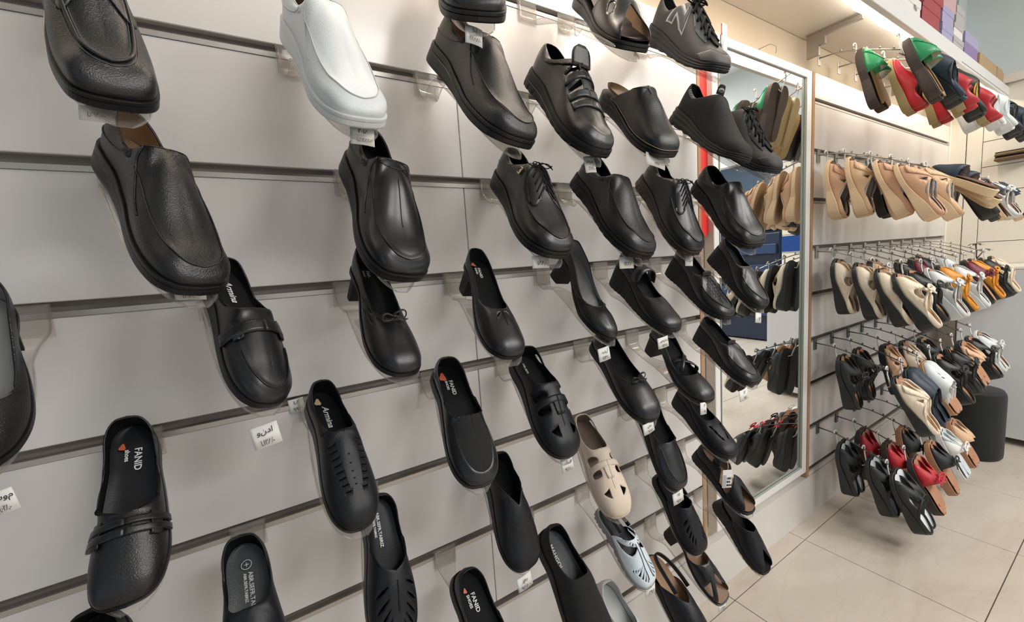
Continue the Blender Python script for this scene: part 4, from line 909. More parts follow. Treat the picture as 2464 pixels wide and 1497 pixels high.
def wedgeplain(i, label, tab_=True, croc=False, **kw):
    S, T = start(i, 'wedge', label, op=[(0, .02, .40), (.055, .035, .39), (.085, .12, .35), (.09, .25, .31), (.092, .37, .27), (.088, .44, .27), (.06, .475, .285), (0, .48, .29)], ridge=[(.48, .29), (.58, .26), (.68, .22), (.79, .185), (.88, .155), (.95, .125), (.985, .09)], seam=(.50, .007, .035), **kw)
    upper(S, LB, LI, T); sole(S, SM, T, WLAY, tread=40); insole(S, LI, T)
    seams(S, [[(a, S['seam'][0]+.01-.12*max(0, abs(a)-.25)) for a in np.linspace(-.45, .45, 21)]], LB, T, .0011, 'apron_seam', .0006, 90)
    if tab_:
        V = []
        for t in np.linspace(0, 1, 6):
            for u in np.linspace(-1, 1, 9): V.append((u*.075*(1-.05*t), .49-.02*t, .285+.05*t-.018*u*u))
        V = np.array(V)*S['L']; o = mesh_obj('tongue_tab', V, [(r*9+j, r*9+j+1, (r+1)*9+j+1, (r+1)*9+j) for r in range(5) for j in range(8)], LM, T); o.modifiers.new('t', 'SOLIDIFY').thickness = .003
    if croc:
        L = [[(sg*a, k) for k in np.linspace(.68, .98, 5)] for a in (.10, .14, .18, .22, .26, .30, .34) for sg in (1, -1)]+[[(sg*a, k) for a in np.linspace(.08, .36, 5)] for k in (.74, .82, .9) for sg in (1, -1)]
        seams(S, L, LM, T, .0006, 'embossed_line', .0002, 12)
    return S, T
wedgeplain(23, 'black wedge loafer with embossed scales on the vamp and a raised tongue', True, True)
wedgeplain(24, 'plain black wedge shoe in front of the mirror, right of the wedge with embossed scales', False)
# 25 big flat bottom left
S, T = start(25, 'flatw', 'black flat loafer with a double strap and a ribbed insole, low on the left', op=[(0, .03, .24), (.06, .045, .235), (.1, .12, .2), (.108, .25, .16), (.112, .38, .15), (.112, .50, .16), (.10, .56, .18), (0, .58, .19)], ridge=[(.58, .19), (.65, .19), (.74, .175), (.84, .155), (.92, .135), (.97, .11), (.985, .09)])
upper(S, LG, LI, T); sole(S, SO, T, [(.2, 1.05), (.5, 1.05), (.6, .9), (.6, .1), (.2, 0)]); insole(S, LM, T, ribs=True)
saddle(S, T, .615, .650, LB, .003, True); saddle(S, T, .665, .70, LB, .003, True)
insole_text(S, [('FANID', .060, .012), ('shoes', .040, -.04)], T, PR, .17, .0, 0, .0002)
blob(S, T, .045, .155, PO, .02)
# 26
S, T = start(26, 'women', 'black slip-on with rows of small cut slits and white script on its insole', wf=.18)
H = []
for j in range(8): y = .50+.042*j; H.append([(y, .52+.02*j), (y, .74+.01*j), (y+.006, .74+.01*j), (y+.006, .52+.02*j)])
upper(S, LM, LI, T, None, ykb(S, H)); sole(S, SO, T, [(.1, 1.05), (.4, 1.05), (.5, .9), (.5, .1), (.2, 0)]); insole(S, LI, T)
g = [(.67, .98), (.60, .985), (.575, .55), (.60, .45), (.66, .6)]
for q in (g, mir(g)): band(S, smoothpoly(q, 3), EL, T, 'elastic_gore', .0007, .001)
insole_text(S, [('Armina', .070, .0)], T, PR, .14, .01, .35, .0002); blob(S, T, .03, .105, PT, .026)
for j in range(5): M = surf_frame(S, .10+.055*j, .97, .0006); b = MB(); b.box((-.001, -.0012, -.0003), (.001, .0012, .0006)); o = b.build('stud', LI, T); o.matrix_local = M
# 27
S, T = start(27, 'flat', 'black flat slip-on with a stretch vamp and orange mark on a ribbed insole', wf=.178, seam=(.52, .008, .03))
upper(S, LS, LI, T); sole(S, SO, T, [(.2, 1.05), (.6, 1.05), (.7, .9), (.7, .1), (.2, 0)]); insole(S, LI, T, ribs=True)
g = [(.0, .56), (.16, .56), (.30, .555), (.40, .55), (.47, .60), (.50, .97), (.40, .995), (.36, 1), (0, 1)]
band(S, g, KN, T, 'stretch_vamp', .0005, .0008); band(S, mir(g), KN, T, 'stretch_vamp', .0005, .0008)
band(S, [(.78, .05), (.76, .97), (.99, .97), (.99, .05)], LB, T, 'heel_counter', .0008, .0012); band(S, mir([(.78, .05), (.76, .97), (.99, .97), (.99, .05)]), LB, T, 'heel_counter', .0008, .0012)
insole_text(S, [('FANID', .056, .0), ('SHOES', .034, -.038)], T, PR, .16, .0, 0, .0002); blob(S, T, .045, .13, PO, .036)
# 28 fisherman
def fisher(i, label, ml, lin, so, extra=(), sp='women', back=True, layers=None, **kw):
    S, T = start(i, sp, label, **kw)
    H = ykb(S, [smoothpoly([(.455, .30), (.475, .68), (.545, .74), (.535, .34)], 3), smoothpoly([(.605, .34), (.605, .70), (.665, .70), (.65, .38)], 3), [(.80, .50), (.775, .76), (.865, .66)]])
    if back: H += both([smoothpoly([(.84, .42), (.77, .42), (.75, .66), (.83, .66)], 3)])
    upper(S, ml, lin, T, None, H+list(extra)); sole(S, so, T, layers or [(.1, 1.05), (.5, 1.05), (.6, .9), (.6, .1), (.2, 0)]); insole(S, lin, T)
    across(S, T, .548, .60, ml, .35, .0012, .0014, 'cross_strap')
    for sg in (1, -1): band(S, yk(S, [(.545, .84), (.545, 1), (.70, 1), (.70, .88)], sg), ml, T, 'centre_strap', .0024, .0014)
    seams(S, [[(a, 1) for a in np.linspace(.28, .03, 6)]], ml, T, .0008, 'centre_seam')
    return S, T
S, T = fisher(28, 'black fisherman shoe with rounded openings and a strap over the vamp', LM, LI, SO)
insole_text(S, [('ABR.SEFR', .035, .0)], T, PR, .10, .03, 0, 0)
# 29 bow flat
S, T = start(29, 'ballet', 'black ballet-style low wedge with a small ribbon bow', op=[(0, .03, .26), (.055, .045, .255), (.088, .12, .225), (.092, .25, .19), (.096, .4, .16), (.10, .52, .15), (.08, .60, .16), (.04, .635, .18), (0, .64, .185)], ridge=[(.64, .185), (.71, .185), (.78, .175), (.86, .155), (.92, .135), (.965, .11), (.985, .09)])
upper(S, LB, LI, T); sole(S, SM, T, WLAY); insole(S, LI, T, ribs=True); bowtie(S, T, .36, LM, .022)
# 30 cross strap
S, T = start(30, 'heel', 'black block-heeled shoe with two thin crossing straps', wf=.172)
upper(S, LB, LI, T); sole(S, SO, T, [(.0, 1.0), (.7, 1.0), (.7, .1), (0, 0)]); heelblock(S, SM, T, y1=.21, w1=.98, yb=(.01, .18)); insole(S, LI, T)
archstrap(S, T, .52, LB, .05, .075, 'cross_strap', hw=.115, tilt=.75, z0=.16); archstrap(S, T, .55, LB, .05, .07, 'cross_strap', hw=.115, tilt=-.75, z0=.155)
wedgeplain(31, 'black wedge shoe with raised tongue, below the plain wedge by the mirror', True)
# 32, 33
def labeltext(S, T, y, m=PR):
    insole_text(S, [('ABR.SEFR.TABRIZ', .040, .008), ('ABR.SEFR.TABRIZ', .026, -.022)], T, m, y, .0, 0, .0001)
    b = MB(); z = (float(tab(S['zb'], np.array(y-.04)))+.030)*S['L']; c0 = (.0, (y-.045)*S['L'], z)
    b.tube([(c0[0]+.0065*cos(a), c0[1]+.0065*sin(a), c0[2]) for a in np.linspace(0, 2*pi, 20)[:-1]], .0005, 5, closed=True)
    b.tube([(c0[0]-.003, c0[1], c0[2]), (c0[0]+.003, c0[1], c0[2])], .0006, 5); b.tube([(c0[0], c0[1]-.003, c0[2]), (c0[0], c0[1]+.003, c0[2])], .0006, 5); b.build('round_mark', m, T, True)
S, T = start(32, 'women', 'black slip-on at the bottom edge, round mark and white lettering on its textured insole', wf=.18)
upper(S, LM, LI, T); sole(S, SO, T, [(.1, 1.05), (.4, 1.05), (.5, .9), (.5, .1), (.2, 0)]); insole(S, LD, T); labeltext(S, T, .19)
band(S, [(.80, .05), (.78, .97), (.995, .97), (.995, .05)], LB, T, 'heel_counter', .0008, .0015)
S, T = start(33, 'women', 'black shoe with fan-shaped slots at the bottom edge, lettering running down its insole', op=[(0, .03, .26), (.06, .045, .255), (.1, .12, .22), (.105, .25, .18), (.108, .38, .17), (.09, .47, .20), (.04, .52, .235), (0, .54, .245)], ridge=[(.54, .245), (.63, .235), (.73, .205), (.82, .175), (.9, .15), (.96, .12), (.985, .095)])
H = both([leaf(.40-.075*j, .62, .010, .17, 0) for j in range(5)])
upper(S, LM, LI, T, None, H); sole(S, SO, T, [(.1, 1.05), (.4, 1.05), (.5, .9), (.5, .1), (.2, 0)]); insole(S, LM, T); insole_text(S, [('ABR.SEFR.TABRIZ', .040, .010), ('ABR.SEFR.TABRIZ', .028, -.026)], T, PR, .12, .03, 0, .0002)
seams(S, [[(a, 1) for a in np.linspace(.38, .05, 6)]], LM, T, .0012, 'centre_seam')
# 34
S, T = start(34, 'women', 'plain black slip-on with a V-shaped notch at the throat', op=[(0, .03, .30), (.06, .045, .295), (.09, .12, .26), (.094, .22, .235), (.085, .32, .26), (.05, .40, .275), (.02, .455, .275), (0, .49, .272)], ridge=[(.49, .272), (.58, .26), (.7, .22), (.8, .185), (.9, .155), (.96, .125), (.985, .095)])
upper(S, LM, LI, T); sole(S, SO, T, [(.1, 1.05), (.5, 1.05), (.6, .9), (.6, .1), (.2, 0)]); insole(S, LI, T)
g = [(.70, .97), (.62, .985), (.59, .55), (.62, .45), (.68, .6)]
for q in (g, mir(g)): band(S, smoothpoly(q, 3), EL, T, 'elastic_gore', .0007, .001)
seams(S, both([[(.56, .8), (.5, .6), (.42, .62), (.36, .8)]]), LM, T)
# 35
S, T = start(35, 'women', 'matte black slip-on cut off by the bottom edge with block letters on a grey insole', wf=.175)
upper(S, KN, LM, T); sole(S, SM, T, [(.1, 1.1), (1, 1.1), (1.2, .8), (1, .75), (1.1, .1), (.2, 0)]); insole(S, LD, T)
insole_text(S, [('MAHGOL', .058, -.005)], T, PR, .12, .045, 0, .0001)
# 36
fisher(36, 'beige fisherman shoe with dark openings, the only beige shoe on the left wall', BL, mat('taupe_lining', (.24, .17, .13), .6), BS, back=True)
# 37 white perforated
S, T = start(37, 'women', 'white perforated slingback with fan slots and a grey ribbed sole', name='slingback_shoe', op=[(0, .03, .20), (.06, .045, .195), (.1, .12, .16), (.106, .25, .15), (.108, .38, .19), (.09, .46, .25), (.04, .49, .29), (0, .50, .30)], ridge=[(.50, .30), (.6, .28), (.7, .24), (.8, .2), (.9, .16), (.96, .13), (.985, .1)], wf=.185)
H = [smoothpoly([(.60, .30), (.52, .30), (.40, .60), (.365, .90), (.385, .92)], 2)]
H += [[(.50-.045*j, .72+.05*j), (.485-.045*j, .72+.05*j), (.485-.045*j, .84+.03*j), (.50-.045*j, .84+.03*j)] for j in range(3)]
H += [[(.335-.025*j, .32+.09*j), (.325-.025*j, .32+.09*j), (.325-.025*j, .40+.09*j), (.335-.025*j, .40+.09*j)] for j in range(4)]
H += [[(.265-.055*j, .42), (.235-.055*j, .44), (.20-.045*j, .86)] for j in range(4)]
upper(S, WB, LM, T, [[(-.62, 0), (.62, 0), (.60, 1), (-.60, 1)]], both(H)); insole(S, LM, T)
sole(S, SN, T, [(.3, 1.15), (1, 1.15), (1.4, .8), (1.2, .4), (1.0, 0)], tread=60)
seams(S, [[(.06, .55), (.09, .74), (.20, .90), (.32, .93), (.42, .93)], [(-.06, .55), (-.09, .74), (-.20, .90), (-.32, .93), (-.42, .93)]], mat('grey_piping', (.12, .12, .13), .5), T, .0011, 'piping', .0007)
def sling(S, T, m, z=.24, y0=.0, hw=.085, yj=.36, wid=.03, name='heel_strap', studs=True):
    V = []; n = 21
    for i in range(n):
        a = pi*i/(n-1); X = cos(a)*hw; Y = yj-(yj-y0-.03)*sin(a)**.8
        for e in (-1, 1): V.append((X+float(cx(S, np.array(max(Y, .02)))), Y, z+e*wid+.03*cos(a)**2))
    V = np.array(V)*S['L']; o = mesh_obj(name, V, [(2*i, 2*i+1, 2*i+3, 2*i+2) for i in range(n-1)], m, T); md = o.modifiers.new('t', 'SOLIDIFY'); md.thickness = .003; md.offset = 0
    if studs:
        for i in (3, 4, n-4, n-5): p = (V[2*i]+V[2*i+1])/2; s_ = 1 if i < 10 else -1; MB().ball((p[0]+s_*.0018, p[1], p[2]), .0016, 8).build('stud', SV, T, True)
    return o
sling(S, T, LM)
# 38
S, T = start(38, 'flat', 'black flat shoe cut off by the bottom edge, white block lettering at its heel')
upper(S, LM, LI, T); sole(S, SM, T, [(.2, 1.05), (.9, 1.05), (1.1, .8), (1.1, .1), (.2, 0)]); insole(S, LI, T); insole_text(S, [('FANID', .060, .0), ('SHOES', .040, -.045)], T, PR, .17, .0, 0, .0002); blob(S, T, .04, .14, PO, .018)
# 39
S, T = start(39, 'flat', 'plain black flat slip-on with a stitched apron and price tag over its heel', wf=.17, seam=(.50, .007, .035))
upper(S, LS, LI, T); sole(S, SM, T, WLAY); insole(S, LI, T, ribs=True); seams(S, [[(a, S['seam'][0]+.01-.12*max(0, abs(a)-.25)) for a in np.linspace(-.5, .5, 21)]], LS, T, .001, 'apron_seam', .0006, 90)
# 40
S, T = start(40, 'wedge', 'black low wedge with a row of small eye-shaped cut-outs on the vamp', op=[(0, .02, .36), (.055, .035, .355), (.085, .12, .32), (.09, .25, .28), (.095, .4, .22), (.09, .50, .21), (.06, .55, .215), (0, .565, .22)], ridge=[(.565, .22), (.64, .21), (.73, .19), (.82, .165), (.9, .145), (.96, .12), (.985, .09)], zb=[(0, .2), (.12, .195), (.3, .16), (.5, .1), (.66, .07), (.85, .06), (1, .075)])
upper(S, LM, LI, T, None, both([leaf(.36-.07*j, .72+.02*j, .02, .07, 1.2) for j in range(4)])); sole(S, SM, T, WLAY); insole(S, LI, T)
# 41 two strap sandal with tag
S, T = start(41, 'women', 'black open sandal with a broad band and a white printed card hanging from it', name='sandal', zb=[(0, .15), (.3, .12), (.5, .08), (.7, .055), (.88, .055), (1, .07)], op=[(0, .03, .32), (.06, .045, .315), (.09, .12, .29), (.094, .2, .27), (.095, .32, .27), (.085, .4, .30), (.05, .44, .32), (0, .45, .33)], ridge=[(.45, .33), (.58, .29), (.7, .24), (.8, .2), (.88, .17), (.95, .13), (.985, .1)])
R1 = [[(-.42, 0), (-.16, 0), (-.20, 1), (-.36, 1)], [(.16, 0), (.42, 0), (.36, 1), (.20, 1)]]
upper(S, LM, LC, T, R1); R2 = [[(.50, 0), (1, 0), (1, 1), (.62, 1), (.56, .6)]]; upper(S, LM, LC, T, R2, name='heel_quarter'); upper(S, LM, LC, T, [mir(R2[0])], name='heel_quarter')
sole(S, SM, T, WLAY, tread=36); insole(S, LC, T); archstrap(S, T, .33, LM, .11, .13, 'ankle_strap', hw=.098, z0=.26)
TC = empty('hang_tag', 'white card with black block lettering hanging on the black open sandal', 'tag', M=pose_matrix((*POSE[41][:5], 0)))
TC.matrix_world = Matrix.Translation((.951, -.246, .668)) @ Matrix.Rotation(radians(-24), 4, 'Z') @ Matrix.Rotation(radians(4), 4, 'Y') @ Matrix.Scale(.72, 4)
MB().box((-.018, 0, -.033), (.018, .0008, .033)).build('card', mat('white_paper', (.80, .79, .76), .6), TC)
MB().box((-.016, -.0006, -.031), (-.004, 0, .014)).build('grey_print', mat('grey_ink', (.42, .43, .45), .6), TC)
for i, t_ in enumerate(('ORIG', 'INAL', 'BRAND')): text(t_, .0105, mat('black_ink', (.01, .01, .012), .5), TC, Matrix.Translation((-.002, -.0008, -.002-.0125*i)) @ Matrix.Rotation(radians(90), 4, 'X') @ Matrix.Scale(.66, 4, (1, 0, 0)), 'lettering', bold=.0004)
MB().tube([(0, 0, .032), (.004, .004, .045), (.010, .02, .058)], .0008, 5).build('string', PR, TC, True)
# 42 open toe wedge
S, T = start(42, 'women', 'black open-toe wedge mule, lowest shoe beside the floor', name='mule', zb=[(0, .2), (.2, .18), (.5, .09), (.7, .06), (.88, .06), (1, .07)], op=[(0, .05, .22), (.07, .06, .22), (.1, .2, .22), (.1, .35, .24), (.09, .44, .28), (.06, .49, .30), (.03, .51, .31), (0, .52, .31)], ridge=[(.52, .31), (.62, .28), (.72, .24), (.82, .2), (.9, .165), (.95, .13), (.985, .1)])
upper(S, LM, LI, T, [[(-.66, 0), (-.13, 0), (-.16, 1), (-.55, 1)], [(.13, 0), (.66, 0), (.55, 1), (.16, 1)]]); sole(S, SM, T, WLAY, tread=36); insole(S, LI, T, sc=.99)
# 51 slingback perforated
S, T = start(51, 'women', 'black perforated slingback with a buckle strap, price tag hanging at its heel', name='slingback_shoe', op=[(0, .03, .2), (.06, .045, .195), (.1, .12, .16), (.106, .25, .16), (.108, .38, .20), (.09, .46, .25), (.04, .49, .28), (0, .50, .29)], ridge=[(.50, .29), (.6, .27), (.7, .235), (.8, .195), (.9, .16), (.96, .13), (.985, .1)], wf=.175)
H = both([leaf(.40-.06*j, .62, .012, .12, 0) for j in range(5)])
upper(S, LM, LI, T, [[(-.62, 0), (.62, 0), (.60, 1), (-.60, 1)]], H); sole(S, SM, T, WLAY); insole(S, LI, T); sling(S, T, LM)
# 53 block heel mule
S, T = start(53, 'heel', 'black open-toe block-heeled mule with a brown footbed and cut-out sides', name='mule', toe='square', wf=.16, op=[(0, .05, .30), (.05, .06, .30), (.08, .2, .27), (.095, .35, .22), (.10, .46, .20), (.08, .53, .22), (.04, .56, .24), (0, .57, .25)], ridge=[(.57, .25), (.65, .235), (.73, .21), (.81, .175), (.88, .14), (.94, .11), (.985, .07)])
Rg = [[(.185, 0), (.60, 0), (.50, 1), (.22, 1)]]; Rg += [mir(Rg[0])]
upper(S, LB, LC, T, [Rg[0], Rg[1]], both([smoothpoly([(.36, .12), (.26, .14), (.30, .55), (.33, .5)], 3)])); sole(S, SO, T, [(.0, 1.0), (.7, 1.0), (.7, .1), (0, 0)]); heelblock(S, SM, T, y1=.22, w1=.98, yb=(.01, .2)); insole(S, mat('brown_footbed', (.23, .135, .085), .55, var=.1), T, sc=.99, cup=0)
M = surf_frame(S, -.30, .45, .001); o = band(S, [(-.235, .40), (-.40, .40), (-.40, .50), (-.235, .50)], LI, T, 'side_tape', .001, .0008)
o = text('ORIGINAL', .009, PR, T, M @ Matrix.Rotation(pi, 4, 'Z') @ Matrix.Translation((-.02, -.003, .0022)), 'lettering', bold=.0002)
# 44 slingback
S, T = start(44, 'women', 'black slingback with a tan footbed, cut off by the bottom edge', name='slingback_shoe', wf=.165, op=[(0, .03, .2), (.06, .045, .195), (.1, .12, .16), (.106, .25, .15), (.10, .36, .17), (.07, .42, .22), (.03, .50, .25), (0, .53, .26)], ridge=[(.53, .26), (.62, .25), (.7, .235), (.8, .195), (.9, .16), (.96, .13), (.985, .1)])
upper(S, LM, LC, T, [[(-.66, 0), (.66, 0), (.60, 1), (-.60, 1)]], ()); sole(S, SM, T, WLAY); insole(S, mat('tan_footbed', (.40, .24, .13), .55, var=.1), T); sling(S, T, LM, z=.25, hw=.09, yj=.42, studs=False)
# 45 white
S, T = start(45, 'women', 'white slip-on cut off by the bottom edge, only its pale heel and lining show')
upper(S, mat('off_white_leather', (.66, .66, .63), .5), mat('pale_grey_lining', (.55, .56, .55), .6), T); sole(S, WS, T, [(.1, 1.05), (.4, 1.05), (.5, .9), (.5, .1), (.2, 0)]); insole(S, MATS['pale_grey_lining'], T)
# 46
S, T = start(46, 'women', 'black matte shoe at the bottom left, only the back of its heel shows')
upper(S, KN, LI, T); sole(S, SM, T); insole(S, LI, T)
# ------------------------------------------------------------------ clear holders and price tags
CL = mat_clear('clear_plastic')
def holder(i, X=None, g=None, extra=0.0, label=None, drop=0.0):
    if i in POSE: P = POSE[i]; M = pose_matrix((*P[:5], P[6])); L = P[5]; X = P[0]; g = round((P[2]-.2345)/.2)
    z0 = zg(g); V = []; n = 0
    tray = lambda y, z=-.0045: np.array((M @ np.array([0, y*L, z, 1]))[:3])
    if i in POSE:
        C = [(np.array([X, -.0045, z0+.004]), .024), (np.array([X, -.0045, z0-.016]), .024), (np.array([X, -.006, z0-.034]), .022), (np.array([X, -.022, z0-.050]), .015), (tray(.12, -.022), .016), (tray(.30, -.010), .026), (tray(.5), .034), (tray(.7), .037), (tray(.85), .034), (tray(.95), .027), (tray(1.0+extra), .017), (tray(1.03+extra), .008)]
        sx = M[:3, 0]*-1
    else:
        C = [(np.array([X, -.0045, z0+.004]), .024), (np.array([X, -.0045, z0-.016]), .024), (np.array([X, -.006, z0-.034]), .022), (np.array([X, -.022, z0-.050]), .015), (np.array([X, -.08, z0-.075]), .02), (np.array([X, -.14, z0-.11]), .033), (np.array([X, -.2, z0-.16]), .036), (np.array([X, -.235, z0-.19]), .028), (np.array([X, -.25, z0-.203]), .012)]
        sx = np.array([1, 0, 0])
    Pp = np.array([c[0] for c in C]); W = np.array([[c[1]] for c in C]); t = np.linspace(0, 1, 40); Q = crom(Pp, t); Wd = np.maximum(crom(W, t)[:, 0], .004)
    V = []; J = 7
    for q, w_ in zip(Q, Wd):
        for j in range(J):
            u = j/(J-1)*2-1; V.append(q+sx*w_*u)
    F = [(a*J+j, a*J+j+1, (a+1)*J+j+1, (a+1)*J+j) for a in range(39) for j in range(J-1)]
    T = empty('shoe_holder', label, 'shoe holder', 'clear plastic shoe holders')
    o = mesh_obj('tray', V, F, CL, T); md = o.modifiers.new('t', 'SOLIDIFY'); md.thickness = .0025; md.offset = 0
    b = MB()
    for sg in (-1, 1): b.tube([q+sx*w_*sg for q, w_ in zip(Q[2:], Wd[2:])], .0013, 5)
    b.build('raised_rim', CL, T, True)
    MB().box((X-.026, -.0035, z0-.040), (X+.026, -.0015, z0+.006), 0, None, .0008).build('hook_plate', CL, T)
    return T
for i in POSE:
    if i in (46,): continue
    holder(i, label='clear plastic holder carrying the '+SHORT[i])
holder(0, .585, 8, label='empty clear plastic holder at the top, left of the crossing-strap mule')
def bracket_only(X, g, label):
    T = empty('shoe_holder', label, 'shoe holder', 'clear plastic shoe holders'); z0 = zg(g)
    MB().box((X-.026, -.0035, z0-.040), (X+.026, -.0015, z0+.006), 0, None, .0008).build('hook_plate', CL, T)
    MB().tube([(X, -.003, z0-.01), (X, -.02, z0-.03), (X, -.035, z0-.06)], [.008, .012, .006], 8, 0, True, .3).build('stub', CL, T, True)
PAP = MATS['white_paper']; INK = MATS['black_ink']
AR = dict(zip('0123456789', '\u06f0\u06f1\u06f2\u06f3\u06f4\u06f5\u06f6\u06f7\u06f8\u06f9'))
def fa(t): return ''.join(AR.get(c, c) for c in t)
def price(pos, w_, h_, lines, label, rx=0, ry=0, rz=0, curl=.002):
    T = empty('price_tag', label, 'price tag', 'handwritten price tags')
    T.matrix_world = Matrix.Translation(pos) @ Matrix.Rotation(radians(rz), 4, 'Z') @ Matrix.Rotation(radians(rx), 4, 'X') @ Matrix.Rotation(radians(ry), 4, 'Y')
    V = []; n = 9
    for i in range(n):
        u = i/(n-1)*2-1
        for e in (-1, 1): V.append((u*w_/2, curl*u*u+(.001 if e < 0 else 0), e*h_/2))
    o = mesh_obj('paper', V, [(2*i, 2*i+2, 2*i+3, 2*i+1) for i in range(n-1)], PAP, T); o.modifiers.new('t', 'SOLIDIFY').thickness = .0005
    n = len(lines)
    for i, l in enumerate(lines):
        sz = h_*(.50 if n == 1 else .35); z = h_*(.5-(i+.75)/n)+(.0 if n > 1 else -.02*h_)
        sc = min(1, w_*.9/(sz*.62*max(1, len(l))))
        text(fa(l), sz, INK, T, Matrix.Translation((0, -.0012, z)) @ Matrix.Rotation(radians(90), 4, 'X') @ Matrix.Scale(sc, 4, (1, 0, 0)), 'handwriting', bold=.00005, shear=.15, align='CENTER', extr=.0001)
    return T
for p, w_, h_, ln, lb, rz, ry in TAGS: price(p, w_, h_, ln, lb, -6, ry, rz)
# ------------------------------------------------------------------ hanging sandals on the right
SL = dict(L=.228, wf=.172, wh=.125, ww=.122)
SPS = {
 'slide': spec(**SL, zb=[(0, .13), (.3, .12), (.6, .10), (1, .11)], op=[(0, .1, .13), (.08, .12, .14), (.12, .3, .14), (.12, .42, .16), (.09, .50, .25), (.05, .53, .30), (.02, .54, .315), (0, .54, .32)], ridge=[(.54, .32), (.62, .31), (.7, .28), (.78, .24), (.86, .20), (.93, .16), (.985, .12)], s1=.46),
 'closed': spec(**SL, zb=[(0, .17), (.2, .155), (.45, .09), (.65, .065), (1, .075)], op=[(0, .04, .24), (.07, .06, .24), (.115, .2, .225), (.118, .35, .20), (.11, .45, .23), (.08, .52, .29), (.04, .55, .315), (0, .56, .32)], ridge=[(.56, .32), (.64, .30), (.72, .265), (.80, .225), (.88, .185), (.94, .155), (.985, .12)], s1=.44),
 'sneak': spec(L=.22, wf=.165, zb=[(0, .12), (.3, .11), (.6, .09), (1, .11)], op=BASE['op'], ridge=BASE['ridge']),
}
def tm(c, r=.5): return mat('hang_%02d%02d%02d_%d' % (int(c[0]*99), int(c[1]*99), int(c[2]*99), int(r*10)), c, r, grain=.15, gscale=500)
FOOT = mat('tan_footbed_leather', (.42, .215, .12), .5, var=.1); FOOTD = mat('dark_brown_footbed', (.16, .085, .06), .5, var=.1); RDOT = mat('red_dot', (.55, .05, .04), .5)
def sandal(kind, up, so, foot, lin, desc, bow=None, hole=None, stripe=None):
    """one sandal with its sole, footbed and straps; low detail, seen small"""
    T = empty('sandal', desc, 'sandal'); NS, NK = 49, 9
    if kind == 'crossback':
        S = SPS['closed']
        upper(S, up, lin, T, [[(.20, 0), (1, 0), (1, .9), (.86, 1), (.26, 1)], [(-1, 0), (-.20, 0), (-.26, 1), (-.86, 1), (-1, .9)]], both([[(.50, .62), (.43, .78), (.44, .44)]]), .003, NS, NK)
        band(S, [(.22, .30), (.33, .25), (.44, 1), (.30, 1)], up, T, 'cross_strap', .003, .003, NS, NK); band(S, mir([(.22, .30), (.33, .25), (.44, 1), (.30, 1)]), up, T, 'cross_strap', .003, .003, NS, NK)
    elif kind == 'cross':
        S = SPS['slide']; R = [[(.16, 0), (.50, 0), (.46, 1), (.34, 1)], [(.44, 0), (.62, 0), (.50, .6), (.46, .9)]]
        H = [leaf(.42, .5, .03, .12)]
        upper(S, up, lin, T, [[(.17, 0), (.60, 0), (.52, .5), (.47, 1), (.24, 1)], [(-.60, 0), (-.17, 0), (-.24, 1), (-.47, 1), (-.52, .5)]], both(H), .003, NS, NK)
        band(S, [(.24, .35), (.36, .30), (.47, 1), (.30, 1)], up, T, 'cross_strap', .003, .003, NS, NK); band(S, mir([(.24, .35), (.36, .30), (.47, 1), (.30, 1)]), up, T, 'cross_strap', .003, .003, NS, NK)
    elif kind == 'leaf':
        S = SPS['closed']
        upper(S, up, lin, T, [[(.18, 0), (1, 0), (1, .9), (.86, 1), (.22, 1)], [(-1, 0), (-.18, 0), (-.22, 1), (-.86, 1), (-1, .9)]], both([smoothpoly([(.54, .50), (.47, .84), (.40, .84), (.40, .46), (.47, .34)], 3)]), .003, NS, NK)
    elif kind == 'band':
        S = SPS['slide']
        upper(S, up, lin, T, [[(.15, 0), (.50, 0), (.44, 1), (.22, 1)], [(-.50, 0), (-.15, 0), (-.22, 1), (-.44, 1)]], (), .003, NS, NK)
    elif kind == 'clog':
        S = SPS['closed']; upper(S, up, lin, T, [[(-.70, 0), (.70, 0), (.60, 1), (-.60, 1)]], both([leaf(.35-.08*j, .7, .018, .06) for j in range(2)]) if hole else (), .003, NS, NK)
    elif kind == 'clogfull':
        S = SPS['closed']; upper(S, up, lin, T, None, (), .004, NS, NK)
    elif kind == 'sneak':
        S = SPS['sneak']; upper(S, up, lin, T, None, (), .003, NS, NK)
    sole(S, so, T, [(.3, 1.1), (1, 1.0), (1.1, .5), (1, .1), (.3, 0)], n=40)
    insole(S, foot, T, sc=.97, cup=.02)
    if kind in ('leaf', 'cross', 'crossback', 'band') and foot is FOOT: 
        M = MB(); z = float(tab(S['zb'], np.array(.18)))+.022; M.add([(.018*cos(a)*S['L'], (.17+.026*sin(a))*S['L'], z*S['L']) for a in np.linspace(0, 2*pi, 11)[:-1]], [tuple(range(10))]); M.build('stamp', RDOT, T)
    if bow:
        p = surf(S, .40, 1.0)+np.array([0, 0, .004]); b = MB()
        for sg in (-1, 1):
            b.tube([p+np.array([sg*.028*sin(pi*t), .008-.010*cos(pi*t), .006]) for t in np.linspace(0, 1, 9)], .0045, 6, 0, True, .5)
            b.tube([p+np.array([sg*.030*t, -.012*t, .004]) for t in np.linspace(0, 1, 5)], .004, 6, 0, True, .5)
        b.ball(tuple(p+np.array([0, 0, .004])), .007, 8); b.build('bow', bow, T, True)
    if stripe: band(S, [(.20, .1), (.26, .1), (.30, 1), (.23, 1)], stripe, T, 'trim_band', .002, .002, NS, NK); band(S, mir([(.20, .1), (.26, .1), (.30, 1), (.23, 1)]), stripe, T, 'trim_band', .002, .002, NS, NK)
    T.hide_render = False
    return T
